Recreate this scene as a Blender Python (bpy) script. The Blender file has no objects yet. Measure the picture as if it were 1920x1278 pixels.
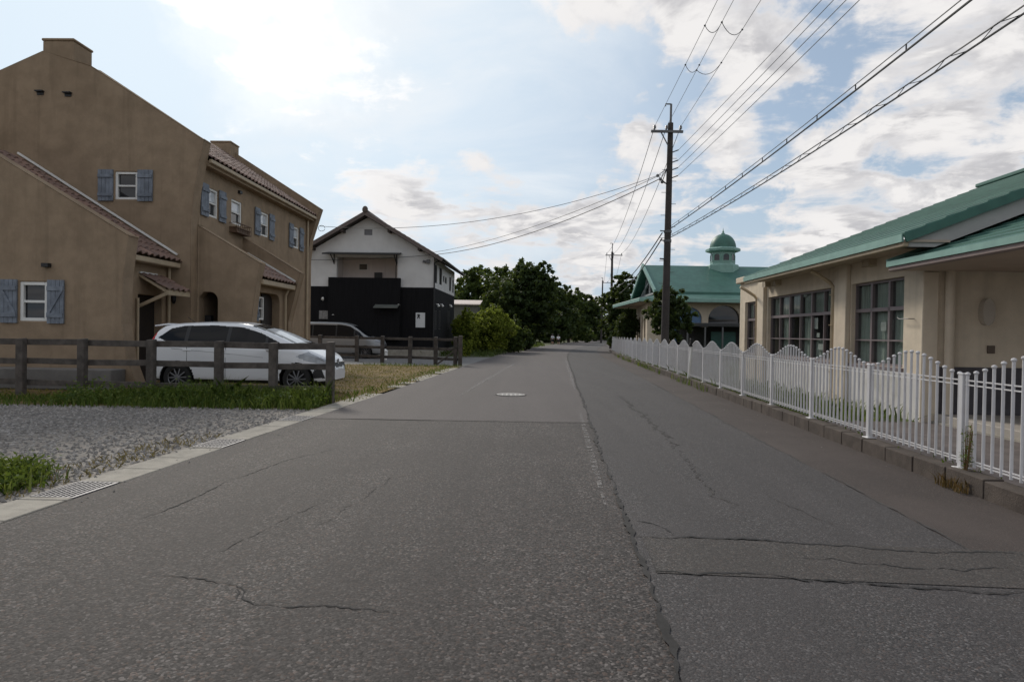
import bpy, math, random
import numpy as np
from mathutils import Vector, Matrix
from mathutils.geometry import tessellate_polygon
random.seed(7)
R = math.radians
sc = bpy.context.scene
COL = sc.collection

# ------------------------------------------------------------------ camera
FPX, CXP, CYP = 1250.0, 960.0, 639.0          # focal length and centre in photograph pixels (1920 wide)
CAM = Vector((0, 0, 1.42))
PITCH, ROLL = R(0.64), R(0.9)
_f = Vector((0, math.cos(PITCH), -math.sin(PITCH)))
_u0 = Vector((0, math.sin(PITCH), math.cos(PITCH)))
_r = Vector((1, 0, 0)) * math.cos(ROLL) + _u0 * math.sin(ROLL)
_u = _u0 * math.cos(ROLL) - Vector((1, 0, 0)) * math.sin(ROLL)
cd = bpy.data.cameras.new('camera')
cd.sensor_width = 36
cd.lens = 36 * FPX / 1920
cd.clip_start = 0.05
cd.clip_end = 6000
cam = bpy.data.objects.new('camera', cd)
m = Matrix.Identity(4)
for i in range(3):
    m[i][0], m[i][1], m[i][2], m[i][3] = _r[i], _u[i], -_f[i], CAM[i]
cam.matrix_world = m
COL.objects.link(cam)
sc.camera = cam

# ------------------------------------------------------------------ light
SUN_AZ, SUN_EL = R(-27), R(34)                # left of the view axis, ahead of the camera
sun_dir = Vector((math.sin(SUN_AZ) * math.cos(SUN_EL), math.cos(SUN_AZ) * math.cos(SUN_EL), math.sin(SUN_EL)))
ld = bpy.data.lights.new('sun', 'SUN')
ld.energy = 2.6
ld.angle = R(11)
ld.color = (1.0, 0.93, 0.82)
lo = bpy.data.objects.new('sun', ld)
lo.rotation_euler = (-sun_dir).to_track_quat('-Z', 'Y').to_euler()
lo.location = (0, 0, 60)
COL.objects.link(lo)

sc.view_settings.view_transform = 'Standard'
sc.view_settings.look = 'None'
sc.view_settings.gamma = 1
sc.view_settings.exposure = 0.0
sc.cycles.use_denoising = True
sc.cycles.max_bounces = 6
sc.cycles.transparent_max_bounces = 12

# ------------------------------------------------------------------ node helpers
class NT:
    def __init__(self, tree):
        self.t = tree
        self.n, self.l = tree.nodes, tree.links
    def add(self, typ, **kw):
        nd = self.n.new(typ)
        for k, v in kw.items():
            setattr(nd, k, v)
        return nd
    def link(self, a, b):
        self.l.new(a, b)
    def put(self, sock, v):
        if isinstance(v, bpy.types.NodeSocket):
            self.l.new(v, sock)
        elif v is not None:
            sock.default_value = v
    def math(self, op, a, b=None, c=None, clamp=False):
        nd = self.add('ShaderNodeMath', operation=op, use_clamp=clamp)
        for i, v in enumerate((a, b, c)):
            if v is not None:
                self.put(nd.inputs[i], v)
        return nd.outputs[0]
    def vmath(self, op, a, b=None, scale=None):
        nd = self.add('ShaderNodeVectorMath', operation=op)
        self.put(nd.inputs[0], a)
        if b is not None:
            self.put(nd.inputs[1], b)
        if scale is not None:
            self.put(nd.inputs[3], scale)
        return nd.outputs['Value'] if op in ('DOT_PRODUCT', 'LENGTH', 'DISTANCE') else nd.outputs[0]
    def noise(self, vec, scale, detail=4, rough=0.55, dist=0.0):
        nd = self.add('ShaderNodeTexNoise')
        self.put(nd.inputs['Vector'], vec)
        nd.inputs['Scale'].default_value = scale
        nd.inputs['Detail'].default_value = detail
        nd.inputs['Roughness'].default_value = rough
        nd.inputs['Distortion'].default_value = dist
        return nd.outputs[0]
    def voronoi(self, vec, scale, feature='F1', out='Color'):
        nd = self.add('ShaderNodeTexVoronoi', feature=feature)
        self.put(nd.inputs['Vector'], vec)
        nd.inputs['Scale'].default_value = scale
        return nd.outputs[out]
    def rng(self, v, a, b, c=0.0, d=1.0, smooth=True):
        nd = self.add('ShaderNodeMapRange', interpolation_type='SMOOTHSTEP' if smooth else 'LINEAR')
        self.put(nd.inputs[0], v)
        for i, x in enumerate((a, b, c, d)):
            nd.inputs[i + 1].default_value = x
        return nd.outputs[0]
    def mix(self, fac, a, b, mode='MIX'):
        nd = self.add('ShaderNodeMix', data_type='RGBA', blend_type=mode)
        self.put(nd.inputs[0], fac)
        for s, v in ((nd.inputs[6], a), (nd.inputs[7], b)):
            if isinstance(v, (tuple, list)):
                v = (v[0], v[1], v[2], 1)
            self.put(s, v)
        return nd.outputs[2]
    def bump(self, h, strength=0.3, dist=0.02):
        nd = self.add('ShaderNodeBump')
        nd.inputs['Strength'].default_value = strength
        nd.inputs['Distance'].default_value = dist
        self.put(nd.inputs['Height'], h)
        return nd.outputs[0]
    def scaled(self, vec, s):
        nd = self.add('ShaderNodeMapping')
        self.put(nd.inputs['Vector'], vec)
        nd.inputs['Scale'].default_value = s
        return nd.outputs[0]

def px_dir(px, py):
    d = _f + _r * ((px - CXP) / FPX) + _u * ((CYP - py) / FPX)
    return d.normalized()

# ------------------------------------------------------------------ sky: Nishita air with procedural clouds at infinity
w = bpy.data.worlds.new('World')
sc.world = w
w.use_nodes = True
T = NT(w.node_tree)
T.n.clear()
out = T.add('ShaderNodeOutputWorld')
bg = T.add('ShaderNodeBackground')
bg.inputs['Strength'].default_value = 0.1
T.link(bg.outputs[0], out.inputs[0])
sky = T.add('ShaderNodeTexSky', sky_type='NISHITA')
sky.sun_disc = False
sky.sun_elevation = SUN_EL
sky.sun_rotation = SUN_AZ
sky.air_density, sky.dust_density, sky.ozone_density = 1.0, 0.7, 1.0
tc = T.add('ShaderNodeTexCoord')
D = T.vmath('NORMALIZE', tc.outputs['Generated'])
sx = T.add('ShaderNodeSeparateXYZ')
T.link(D, sx.inputs[0])
zz = T.math('ADD', T.math('MAXIMUM', sx.outputs[2], 0.0), 0.16)
P3 = T.vmath('DIVIDE', D, None)
cmb = T.add('ShaderNodeCombineXYZ')
for i in range(3):
    T.link(zz, cmb.inputs[i])
T.link(cmb.outputs[0], P3.node.inputs[1])
n1 = T.noise(P3, 3.0, 10, 0.60, 0.35)
sunoff = T.vmath('ADD', P3, tuple(Vector((sun_dir.x, sun_dir.y, sun_dir.z)) * 0.10))
n2 = T.noise(sunoff, 3.0, 6, 0.58, 0.35)
nw = T.noise(D, 7.0, 6, 0.6)                   # breaks up the bank outlines
wn = T.add('ShaderNodeTexNoise')
T.link(D, wn.inputs['Vector'])
wn.inputs['Scale'].default_value = 5.5
wn.inputs['Detail'].default_value = 6
wn.inputs['Roughness'].default_value = 0.62
DW = T.vmath('NORMALIZE', T.vmath('ADD', D, T.vmath('SCALE', T.vmath('SUBTRACT', wn.outputs['Color'], (0.5, 0.5, 0.5)), scale=0.30)))
# cloud banks: (photo pixel of the middle, inner radius deg, outer radius deg, weight)
BANKS = [(440, 0, 1, 7, 0.42), (590, 85, 1, 6, 0.38), (740, 290, 1, 9, 0.14), (1130, 45, 0.3, 4.2, .42), (1275, 65, .3, 3.8, .42),
         (1380, 150, 1, 7, .36), (1560, 60, 2, 8, .28), (1760, 100, 2, 8, .27), (1900, 40, 2, 8, .24), (1640, 320, 2, 8, .42),
         (1850, 300, 2, 9, .36), (1540, 350, 1, 5, .25), (500, 330, 1, 6, .15), (240, 40, 1, 6, .10), (1170, 262, .2, 2.2, .30), (1260, 275, .2, 3.5, .30), (1010, 415, 1.0, 4.5, .40),
         (1120, 420, 1, 5, .40), (900, 430, 1, 5, .35), (1210, 425, .5, 4.5, .35), (1120, 490, 1, 5, .25), (700, 390, 1, 6, .25),
         (1500, 440, 1, 6, .25), (215, 75, .1, 1.6, .26), (1700, 215, 1, 5, -.30), (1480, 235, .6, 4.5, -.28), (1880, 200, .5, 4, -.2), (100, 150, 3, 12, -.25), (940, 170, 3, 11, -.25), (560, 300, 1, 7, -.15)]
acc = None
for (bx, by, r0, r1, wt) in BANKS:
    c = px_dir(bx, by)
    dt = T.vmath('DOT_PRODUCT', DW, tuple(c))
    b = T.rng(dt, math.cos(R(r1)), math.cos(R(r0)), 0.0, wt)
    acc = b if acc is None else T.math('ADD', acc, b)
acc = T.math('MINIMUM', acc, 0.55)
dens = T.math('ADD', T.math('ADD', T.math('MULTIPLY', T.math('SUBTRACT', n1, 0.5), 2.8), T.math('MULTIPLY', T.math('SUBTRACT', nw, 0.5), 0.9)), acc)
# clouds everywhere else in the sky too (behind and above the camera)
back = T.rng(sx.outputs[1], 0.35, 0.0, 0.0, 0.30)
dens = T.math('ADD', dens, back)
cov = T.rng(dens, 0.02, 0.46, 0.0, 1.0)
thick = T.rng(dens, 0.22, 0.70, 0.0, 1.0)
sdot = T.vmath('DOT_PRODUCT', D, tuple(sun_dir))
near_sun = T.rng(sdot, math.cos(R(34)), math.cos(R(8)), 0.0, 1.0)
lit = T.rng(T.math('SUBTRACT', n1, n2), -0.09, 0.09, 0.0, 1.0)
grey = T.mix(lit, (5.5, 5.45, 5.65), (8.9, 8.7, 8.6))
white = T.mix(near_sun, (8.0, 7.9, 8.0), (11.5, 11.4, 11.3))
ccol = T.mix(T.math('MULTIPLY', thick, T.rng(near_sun, 0.15, 0.75, 1.0, 0.15)), white, grey)
air = T.mix(1.0, sky.outputs[0], (1.0, 1.0, 1.0), 'MULTIPLY')
low = T.rng(sx.outputs[2], 0.0, 0.30, 0.50, 0.0)
wide_glow = T.rng(sdot, math.cos(R(48)), math.cos(R(12)), 0.0, 1.0)
veil = T.math('ADD', T.math('ADD', 0.46, low), T.math('MULTIPLY', wide_glow, 0.45), clamp=True)
air = T.mix(veil, air, T.mix(wide_glow, (4.9, 5.9, 7.0), (7.6, 8.8, 9.8)))
n3 = T.noise(P3, 1.3, 7, 0.6, 0.5)
thin = T.math('MULTIPLY', T.rng(n3, 0.33, 0.68), T.rng(T.vmath('DOT_PRODUCT', DW, tuple(px_dir(800, 210))), math.cos(R(21)), math.cos(R(3)), 0.0, 0.75))
glow = T.rng(T.vmath('DOT_PRODUCT', DW, tuple(px_dir(520, 70))), math.cos(R(9)), math.cos(R(1)), 0.0, 0.5)
air = T.mix(thin, air, (9.0, 9.3, 9.6))
air = T.mix(glow, air, (11.0, 11.2, 11.2))
skyc = T.mix(cov, air, ccol)
T.link(skyc, bg.inputs['Color'])

# ------------------------------------------------------------------ pixel / depth helpers (measured from the photograph)
def ray(px, py):
    return _f + _r * ((px - CXP) / FPX) + _u * ((CYP - py) / FPX)
def at(px, py, Y):
    d = ray(px, py)
    return CAM + d * (Y / d.y)
def gnd(px, py, z=0.0):
    d = ray(px, py)
    return CAM + d * ((z - CAM.z) / d.z)
class Frame:
    """local axes of a building: y runs along its side wall (direction (k,1)), x to the right"""
    def __init__(s, ox, oy, k):
        s.o = Vector((ox, oy, 0)); s.a = -math.atan(k)
        s.m = Matrix.Rotation(s.a, 3, 'Z'); s.i = s.m.inverted()
    def loc(s, p):
        return s.i @ (Vector(p) - s.o)
    def _hit(s, px, py, ax, v):
        c, d = s.loc(CAM), s.i @ ray(px, py)
        return c + d * ((v - c[ax]) / d[ax])
    def hx(s, px, py, x): return s._hit(px, py, 0, x)
    def hy(s, px, py, y): return s._hit(px, py, 1, y)
    def hz(s, px, py, z): return s._hit(px, py, 2, z)
    def world(s, p): return s.m @ Vector(p) + s.o

# ------------------------------------------------------------------ object helpers
def tag(o, label=None, cat=None, group=None, kind=None):
    if label: o['label'] = label
    if cat: o['category'] = cat
    if group: o['group'] = group
    if kind: o['kind'] = kind
    return o
def empty(name, loc=(0, 0, 0), rz=0.0, label=None, cat=None, group=None):
    o = bpy.data.objects.new(name, None)
    o.location = loc
    o.rotation_euler = (0, 0, rz)
    o.empty_display_size = 0.3
    COL.objects.link(o)
    return tag(o, label, cat, group)
def copy_tree(o, parent=None):
    c = o.copy()
    COL.objects.link(c)
    if parent is not None:
        c.parent = parent
    for ch in list(o.children):
        copy_tree(ch, c)
    return c

class MB:
    def __init__(s):
        s.v, s.f = [], []
    def add(s, vs, fs):
        b = len(s.v)
        s.v += [tuple(p) for p in vs]
        s.f += [tuple(b + i for i in f) for f in fs]
    def hexa(s, c):
        s.add(c, [(0, 3, 2, 1), (4, 5, 6, 7), (0, 1, 5, 4), (1, 2, 6, 5), (2, 3, 7, 6), (3, 0, 4, 7)])
    def box(s, x0, x1, y0, y1, z0, z1):
        s.hexa([(x0, y0, z0), (x1, y0, z0), (x1, y1, z0), (x0, y1, z0), (x0, y0, z1), (x1, y0, z1), (x1, y1, z1), (x0, y1, z1)])
    def pbox(s, pl, u0, u1, v0, v1, w0, w1):
        s.hexa([pl(u0, v0, w0), pl(u1, v0, w0), pl(u1, v0, w1), pl(u0, v0, w1), pl(u0, v1, w0), pl(u1, v1, w0), pl(u1, v1, w1), pl(u0, v1, w1)])
    def beam(s, a, b, wd, ht, up=(0, 0, 1)):
        a, b = Vector(a), Vector(b)
        d = (b - a).normalized()
        sd = d.cross(Vector(up))
        if sd.length < 1e-4:
            sd = Vector((1, 0, 0))
        sd.normalize()
        u = sd.cross(d).normalized()
        sd, u = sd * wd / 2, u * ht / 2
        s.hexa([a - sd - u, a + sd - u, b + sd - u, b - sd - u, a - sd + u, a + sd + u, b + sd + u, b - sd + u])
    def slab(s, outer, holes, pl, w0, w1):
        """flat outline with holes, given in (u,v), between depths w0 and w1"""
        loops = [[Vector((p[0], p[1], 0)) for p in outer]] + [[Vector((p[0], p[1], 0)) for p in h] for h in holes]
        tri = tessellate_polygon(loops)
        flat = [p for lp in loops for p in lp]
        n = len(flat)
        s.add([pl(p.x, p.y, w0) for p in flat] + [pl(p.x, p.y, w1) for p in flat],
              [tuple(t) for t in tri] + [tuple(n + i for i in reversed(t)) for t in tri])
        b = len(s.v) - 2 * n
        k = 0
        for lp in loops:
            q = len(lp)
            for i in range(q):
                j = (i + 1) % q
                s.f.append((b + k + i, b + k + j, b + n + k + j, b + n + k + i))
            k += q
    def tube(s, pts, r, n=6, cap=True):
        pts = [Vector(p) for p in pts]
        rr = r if isinstance(r, (list, tuple)) else [r] * len(pts)
        rings = []
        b0 = len(s.v)
        prev = None
        for i, p in enumerate(pts):
            d = (pts[min(i + 1, len(pts) - 1)] - pts[max(i - 1, 0)])
            if d.length < 1e-9:
                d = Vector((0, 0, 1))
            d.normalize()
            if prev is None:
                a = d.orthogonal().normalized()
            else:
                a = (prev - d * prev.dot(d))
                a = a.normalized() if a.length > 1e-6 else d.orthogonal().normalized()
            prev = a
            b = d.cross(a)
            for k in range(n):
                t = 2 * math.pi * k / n
                s.v.append(tuple(p + (a * math.cos(t) + b * math.sin(t)) * rr[i]))
        for i in range(len(pts) - 1):
            for k in range(n):
                k2 = (k + 1) % n
                s.f.append((b0 + i * n + k, b0 + i * n + k2, b0 + (i + 1) * n + k2, b0 + (i + 1) * n + k))
        if cap:
            s.f.append(tuple(b0 + k for k in reversed(range(n))))
            s.f.append(tuple(b0 + (len(pts) - 1) * n + k for k in range(n)))
    def lathe(s, prof, c=(0, 0, 0), n=16, rot=0.0):
        """prof: [(r,z)] bottom to top"""
        b0 = len(s.v)
        for (r, z) in prof:
            for k in range(n):
                t = 2 * math.pi * k / n + rot
                s.v.append((c[0] + r * math.cos(t), c[1] + r * math.sin(t), c[2] + z))
        for i in range(len(prof) - 1):
            for k in range(n):
                k2 = (k + 1) % n
                s.f.append((b0 + i * n + k, b0 + i * n + k2, b0 + (i + 1) * n + k2, b0 + (i + 1) * n + k))
        s.f.append(tuple(b0 + k for k in reversed(range(n))))
        s.f.append(tuple(b0 + (len(prof) - 1) * n + k for k in range(n)))
    def grid(s, rows):
        b = len(s.v)
        nr, nc = len(rows), len(rows[0])
        for r_ in rows:
            s.v += [tuple(p) for p in r_]
        for i in range(nr - 1):
            for j in range(nc - 1):
                s.f.append((b + i * nc + j, b + i * nc + j + 1, b + (i + 1) * nc + j + 1, b + (i + 1) * nc + j))
    def ball(s, c, r, n=8, sq=(1, 1, 1)):
        prof = []
        h = n // 2
        b0 = len(s.v)
        for i in range(h + 1):
            t = -math.pi / 2 + math.pi * i / h
            for k in range(n):
                a = 2 * math.pi * k / n
                s.v.append((c[0] + r * sq[0] * math.cos(t) * math.cos(a), c[1] + r * sq[1] * math.cos(t) * math.sin(a), c[2] + r * sq[2] * math.sin(t)))
        for i in range(h):
            for k in range(n):
                k2 = (k + 1) % n
                s.f.append((b0 + i * n + k, b0 + i * n + k2, b0 + (i + 1) * n + k2, b0 + (i + 1) * n + k))
    def build(s, name, mat, parent=None, smooth=False, bevel=0.0):
        me = bpy.data.meshes.new(name)
        me.from_pydata(s.v, [], s.f)
        me.materials.append(mat)
        o = bpy.data.objects.new(name, me)
        COL.objects.link(o)
        if parent is not None:
            o.parent = parent
        if smooth:
            for p in me.polygons:
                p.use_smooth = True
            try:
                me.set_sharp_from_angle(angle=R(38))
            except Exception:
                pass
        if bevel:
            bv = o.modifiers.new('bevel', 'BEVEL')
            bv.width = bevel
            bv.segments = 1
            bv.limit_method = 'ANGLE'
        return o

def rect(u0, u1, v0, v1):
    return [(u0, v0), (u1, v0), (u1, v1), (u0, v1)]

# ------------------------------------------------------------------ materials
MATS = {}
def mat(name, c, rough=0.8, var=0.12, scale=6.0, bump=0.0, bscale=40.0, stain=0.0, sscale=0.7, scol=None, metal=0.0, spec=0.4, stretch=None, coat=0.0, streak=0.0):
    if name in MATS:
        return MATS[name]
    mt = bpy.data.materials.new(name)
    mt.use_nodes = True
    t = NT(mt.node_tree)
    p = t.n['Principled BSDF']
    tcn = t.add('ShaderNodeTexCoord')
    v = tcn.outputs['Object']
    if stretch:
        v = t.scaled(v, stretch)
    n = t.noise(v, scale, 5, 0.6)
    lo_ = tuple(max(0, x * (1 - var)) for x in c)
    hi_ = tuple(min(1, x * (1 + var)) for x in c)
    col = t.mix(t.rng(n, 0.3, 0.7), lo_, hi_)
    if stain:
        sn = t.noise(v, sscale, 6, 0.65, 0.4)
        col = t.mix(t.rng(sn, 0.46, 0.72, 0.0, stain), col, scol or tuple(x * 0.5 for x in c))
    t.link(col, p.inputs['Base Color'])
    p.inputs['Roughness'].default_value = rough
    p.inputs['Metallic'].default_value = metal
    p.inputs['Specular IOR Level'].default_value = spec
    if coat:
        p.inputs['Coat Weight'].default_value = coat
        p.inputs['Coat Roughness'].default_value = 0.04
    if streak:
        sk = t.noise(t.scaled(t.add('ShaderNodeTexCoord').outputs['Object'], (3.2, 3.2, .22)), 1.0, 6, .62, .2)
        col = t.mix(t.rng(sk, .5, .74, 0.0, streak), col, tuple(x * .55 for x in c))
        t.link(col, p.inputs['Base Color'])
    if bump:
        t.link(t.bump(t.noise(v, bscale, 6, 0.6), bump, 0.02), p.inputs['Normal'])
    MATS[name] = mt
    return mt

def asphalt(name, dark, light, cell, stain_c, amt=0.35, contrast=1.0, warm=0.0):
    mt = bpy.data.materials.new(name)
    mt.use_nodes = True
    t = NT(mt.node_tree)
    p = t.n['Principled BSDF']
    v = t.add('ShaderNodeTexCoord').outputs['Object']
    vc = t.add('ShaderNodeTexVoronoi')
    t.put(vc.inputs['Vector'], v)
    vc.inputs['Scale'].default_value = cell
    sp = t.add('ShaderNodeSeparateColor')
    t.link(vc.outputs['Color'], sp.inputs[0])
    vc2 = t.add('ShaderNodeTexVoronoi')
    t.put(vc2.inputs['Vector'], v)
    vc2.inputs['Scale'].default_value = cell * 1.9
    sp2 = t.add('ShaderNodeSeparateColor')
    t.link(vc2.outputs['Color'], sp2.inputs[0])
    g = t.math('ADD', t.math('MULTIPLY', sp.outputs[0], 0.6), t.math('MULTIPLY', sp2.outputs[0], 0.4))
    g = t.math('POWER', g, 1.8)
    big = t.rng(t.noise(v, 0.55, 7, 0.66, 0.5), 0.36, 0.64)
    oil = t.rng(t.noise(v, 1.7, 7, 0.7, 0.6), 0.60, 0.74, 0.0, 0.42)
    trk = t.rng(t.noise(t.scaled(v, (1.15, 0.02, 1)), 1.0, 3, 0.5), 0.44, 0.62, 0.0, 0.34)
    streak = t.rng(t.noise(t.scaled(v, (2.2, 0.12, 1)), 1.0, 5, 0.6), 0.3, 0.7)
    col = t.mix(t.math('MULTIPLY', g, contrast), dark, light)
    # pale and rusty stones
    col = t.mix(t.math('MULTIPLY', t.math('GREATER_THAN', sp.outputs[1], 0.93), 0.75), col, tuple(min(1, x * 1.45) for x in light))
    col = t.mix(t.math('MULTIPLY', t.math('GREATER_THAN', sp.outputs[2], 0.9), 0.4), col, (light[0] * 1.15, light[1] * 0.85, light[2] * 0.7))
    col = t.mix(t.math('MULTIPLY', big, amt), col, stain_c)
    col = t.mix(t.math('MULTIPLY', streak, 0.22), col, tuple(x * 0.72 for x in dark))
    col = t.mix(oil, col, tuple(x * 0.9 for x in dark))
    col = t.mix(trk, col, tuple(x * 0.62 + y * .1 for x, y in zip(stain_c, light)))
    t.link(col, p.inputs['Base Color'])
    p.inputs['Roughness'].default_value = 0.82
    p.inputs['Specular IOR Level'].default_value = 0.28
    h = t.math('MULTIPLY', vc.outputs['Distance'], -1.0)
    t.link(t.bump(h, 0.4, 0.006), p.inputs['Normal'])
    MATS[name] = mt
    return mt

def leafmat(name, dark, light, tip=None, trans=0.25):
    mt = bpy.data.materials.new(name)
    mt.use_nodes = True
    t = NT(mt.node_tree)
    t.n.clear()
    o = t.add('ShaderNodeOutputMaterial')
    at_ = t.add('ShaderNodeAttribute', attribute_name='rnd')
    v = t.add('ShaderNodeTexCoord').outputs['Object']
    cl = t.rng(t.noise(v, 0.9, 3, 0.6), 0.35, 0.65)
    f = t.math('ADD', t.math('MULTIPLY', at_.outputs['Fac'], 0.6), t.math('MULTIPLY', cl, 0.4))
    col = t.mix(f, dark, light)
    if tip:
        col = t.mix(t.math('MULTIPLY', t.math('GREATER_THAN', at_.outputs['Fac'], 0.8), 0.8), col, tip)
    d = t.add('ShaderNodeBsdfPrincipled')
    t.link(col, d.inputs['Base Color'])
    d.inputs['Roughness'].default_value = 0.6
    d.inputs['Specular IOR Level'].default_value = 0.25
    tr = t.add('ShaderNodeBsdfTranslucent')
    t.link(t.mix(0.35, col, (0.25, 0.3, 0.04)), tr.inputs[0])
    mx = t.add('ShaderNodeMixShader')
    mx.inputs[0].default_value = trans
    t.link(d.outputs[0], mx.inputs[1])
    t.link(tr.outputs[0], mx.inputs[2])
    t.link(mx.outputs[0], o.inputs[0])
    MATS[name] = mt
    return mt

def glassmat(name, see=0.5, tint=(0.02, 0.022, 0.026), rough=0.03):
    """window glass: reflects by Fresnel, partly see-through"""
    mt = bpy.data.materials.new(name)
    mt.use_nodes = True
    t = NT(mt.node_tree)
    p = t.n['Principled BSDF']
    o = t.n['Material Output']
    p.inputs['Base Color'].default_value = (*tint, 1)
    p.inputs['Roughness'].default_value = rough
    p.inputs['IOR'].default_value = 1.5
    if see > 0:
        tr = t.add('ShaderNodeBsdfTransparent')
        tr.inputs[0].default_value = (0.9, 0.93, 0.92, 1)
        lw = t.add('ShaderNodeLayerWeight')
        fr = t.math('POWER', lw.outputs['Facing'], 4.0)
        mx = t.add('ShaderNodeMixShader')
        fac = t.math('ADD', 1 - see, t.math('MULTIPLY', fr, see * .8), clamp=True)
        t.link(fac, mx.inputs[0])
        t.link(tr.outputs[0], mx.inputs[1])
        t.link(p.outputs[0], mx.inputs[2])
        t.link(mx.outputs[0], o.inputs[0])
    MATS[name] = mt
    return mt

def tilemat(name, a, b, c):
    mt = bpy.data.materials.new(name)
    mt.use_nodes = True
    t = NT(mt.node_tree)
    p = t.n['Principled BSDF']
    at_ = t.add('ShaderNodeAttribute', attribute_name='rnd')
    v = t.add('ShaderNodeTexCoord').outputs['Object']
    n = t.rng(t.noise(v, 9, 5, 0.65), 0.35, 0.7)
    col = t.mix(at_.outputs['Fac'], a, b)
    col = t.mix(t.math('MULTIPLY', n, 0.5), col, c)
    t.link(col, p.inputs['Base Color'])
    p.inputs['Roughness'].default_value = 0.75
    t.link(t.bump(t.noise(v, 60, 4), 0.25, 0.01), p.inputs['Normal'])
    MATS[name] = mt
    return mt

def set_rnd(o, vals):
    a = o.data.attributes.new('rnd', 'FLOAT', 'FACE')
    a.data.foreach_set('value', np.asarray(vals, dtype=np.float32))

STUCCO = mat('ochre_stucco', (0.290, 0.216, 0.148), 0.95, 0.12, 2.2, 0.35, 55, 0.42, 0.45, (0.19, 0.135, 0.09), spec=0.15, streak=.38)
SHUTTER = mat('blue_grey_paint', (0.185, 0.208, 0.245), 0.75, 0.22, 5, 0.15, 60, 0.5, 3, (0.08, 0.092, 0.115))
WHITE = mat('white_paint', (0.72, 0.71, 0.68), 0.55, 0.05, 3)
CREAMTRIM = mat('beige_trim', (0.40, 0.32, 0.22), 0.6, 0.1, 3)
DARKWOOD = mat('weathered_dark_wood', (0.082, 0.070, 0.061), 0.85, 0.35, 5, 0.4, 30, 0.4, 2.5, (0.03, 0.025, 0.022), stretch=(1, 1, 1))
PALEGLOSS = mat('pale_gloss_panel', (0.52, 0.55, 0.58), 0.12, 0.12, 2.0, spec=.6)  # pale glossy colour for upper window panels and the windscreen middle
BLACKDOOR = mat('dark_door', (0.018, 0.013, 0.011), 0.6, 0.2, 4)
IRON = mat('black_iron', (0.015, 0.015, 0.016), 0.5, 0.2, 9)
GLASS = glassmat('window_glass_dark', 0.0)
GLASSV = glassmat('window_glass_clear', 0.92)
TILE = tilemat('terracotta_tile', (0.13, 0.078, 0.062), (0.25, 0.15, 0.112), (0.11, 0.085, 0.075))
CONCRETE = mat('concrete', (0.30, 0.275, 0.235), 0.9, 0.14, 7, 0.3, 60, 0.5, 1.4, (0.18, 0.165, 0.145))
KERBSTONE = mat('stained_kerb_concrete', (0.070, 0.055, 0.046), 0.92, 0.25, 5, 0.4, 50, 0.7, 1.3, (0.033, 0.024, 0.02))
GREENROOF = mat('green_painted_metal', (0.056, 0.140, 0.112), 0.5, 0.12, 2.2, 0.05, 14, 0.6, 1.6, (0.04, 0.098, 0.083), spec=0.32, streak=.25)
PALEGREEN = mat('pale_green_metal', (0.20, 0.34, 0.295), 0.45, 0.1, 3)
BEIGE = mat('beige_render', (0.60, 0.515, 0.405), 0.92, 0.07, 3, 0.2, 90, 0.35, 0.6, (0.45, 0.37, 0.30), spec=0.2, streak=.3)
SOFFIT = mat('soffit_board', (0.44, 0.36, 0.29), 0.85, 0.06, 3)
ALU = mat('mauve_grey_aluminium', (0.20, 0.165, 0.17), 0.45, 0.06, 3, metal=0.25)
FENCEWHITE = mat('white_fence_enamel', (0.56, 0.55, 0.56), 0.45, 0.06, 3, 0.0, 30, 0.35, 3.0, (0.30, 0.27, 0.245), streak=.4)
CURTAIN = mat('pale_curtain', (0.40, 0.43, 0.385), 0.95, 0.2, 3, stretch=(14, 14, 0.4))
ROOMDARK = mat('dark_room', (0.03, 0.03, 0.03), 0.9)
POLECON = mat('grimy_pole_concrete', (0.05, 0.043, 0.041), 0.9, 0.18, 4, 0.2, 40, 0.4, 1.2, (0.05, 0.042, 0.04))
STEEL = mat('dark_galvanised_steel', (0.12, 0.12, 0.125), 0.5, 0.1, 8, metal=0.4)
CABLE = mat('black_cable', (0.015, 0.015, 0.016), 0.6, 0.1, 8)
PORCELAIN = mat('grey_porcelain', (0.25, 0.24, 0.25), 0.3, 0.05, 8)

# =================================================================== GROUND AND ROAD
def curve(Y):
    d = max(0.0, Y - 36)
    return 0.0012 * d * d if d < 38 else 0.0012 * 38 * 38 + 0.0912 * (d - 38)
def rx(a, Y):
    return a + 0.07 * Y + curve(Y)
AL, AR, AC, AF = -3.98, 2.80, 0.53, 4.00       # left road edge, right asphalt edge, centre seam, picket fence
ys = list(np.concatenate([np.arange(-12, 40, 1.0), np.arange(40, 240, 4.0)]))

def strip(name, a0, a1, z, mat_, y0=-12, y1=236, jag=0.0, seed=1, parent=None):
    rs = random.Random(seed)
    mb = MB()
    yy = [y0] + [y for y in (np.arange(y0 + .5, min(y1, 40), 0.35 if jag else 1.0))] + [y for y in np.arange(max(40, y0), y1, 4.0) if y > y0] + [y1]
    rows = []
    for y in yy:
        j0 = rs.uniform(-jag, jag) if jag else 0
        j1 = rs.uniform(-jag, jag) if jag else 0
        rows.append([(rx(a0, y) + j0, y, z), (rx((a0 + a1) / 2, y), y, z), (rx(a1, y) + j1, y, z)])
    mb.grid(rows)
    return mb.build(name, mat_, parent)

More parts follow.
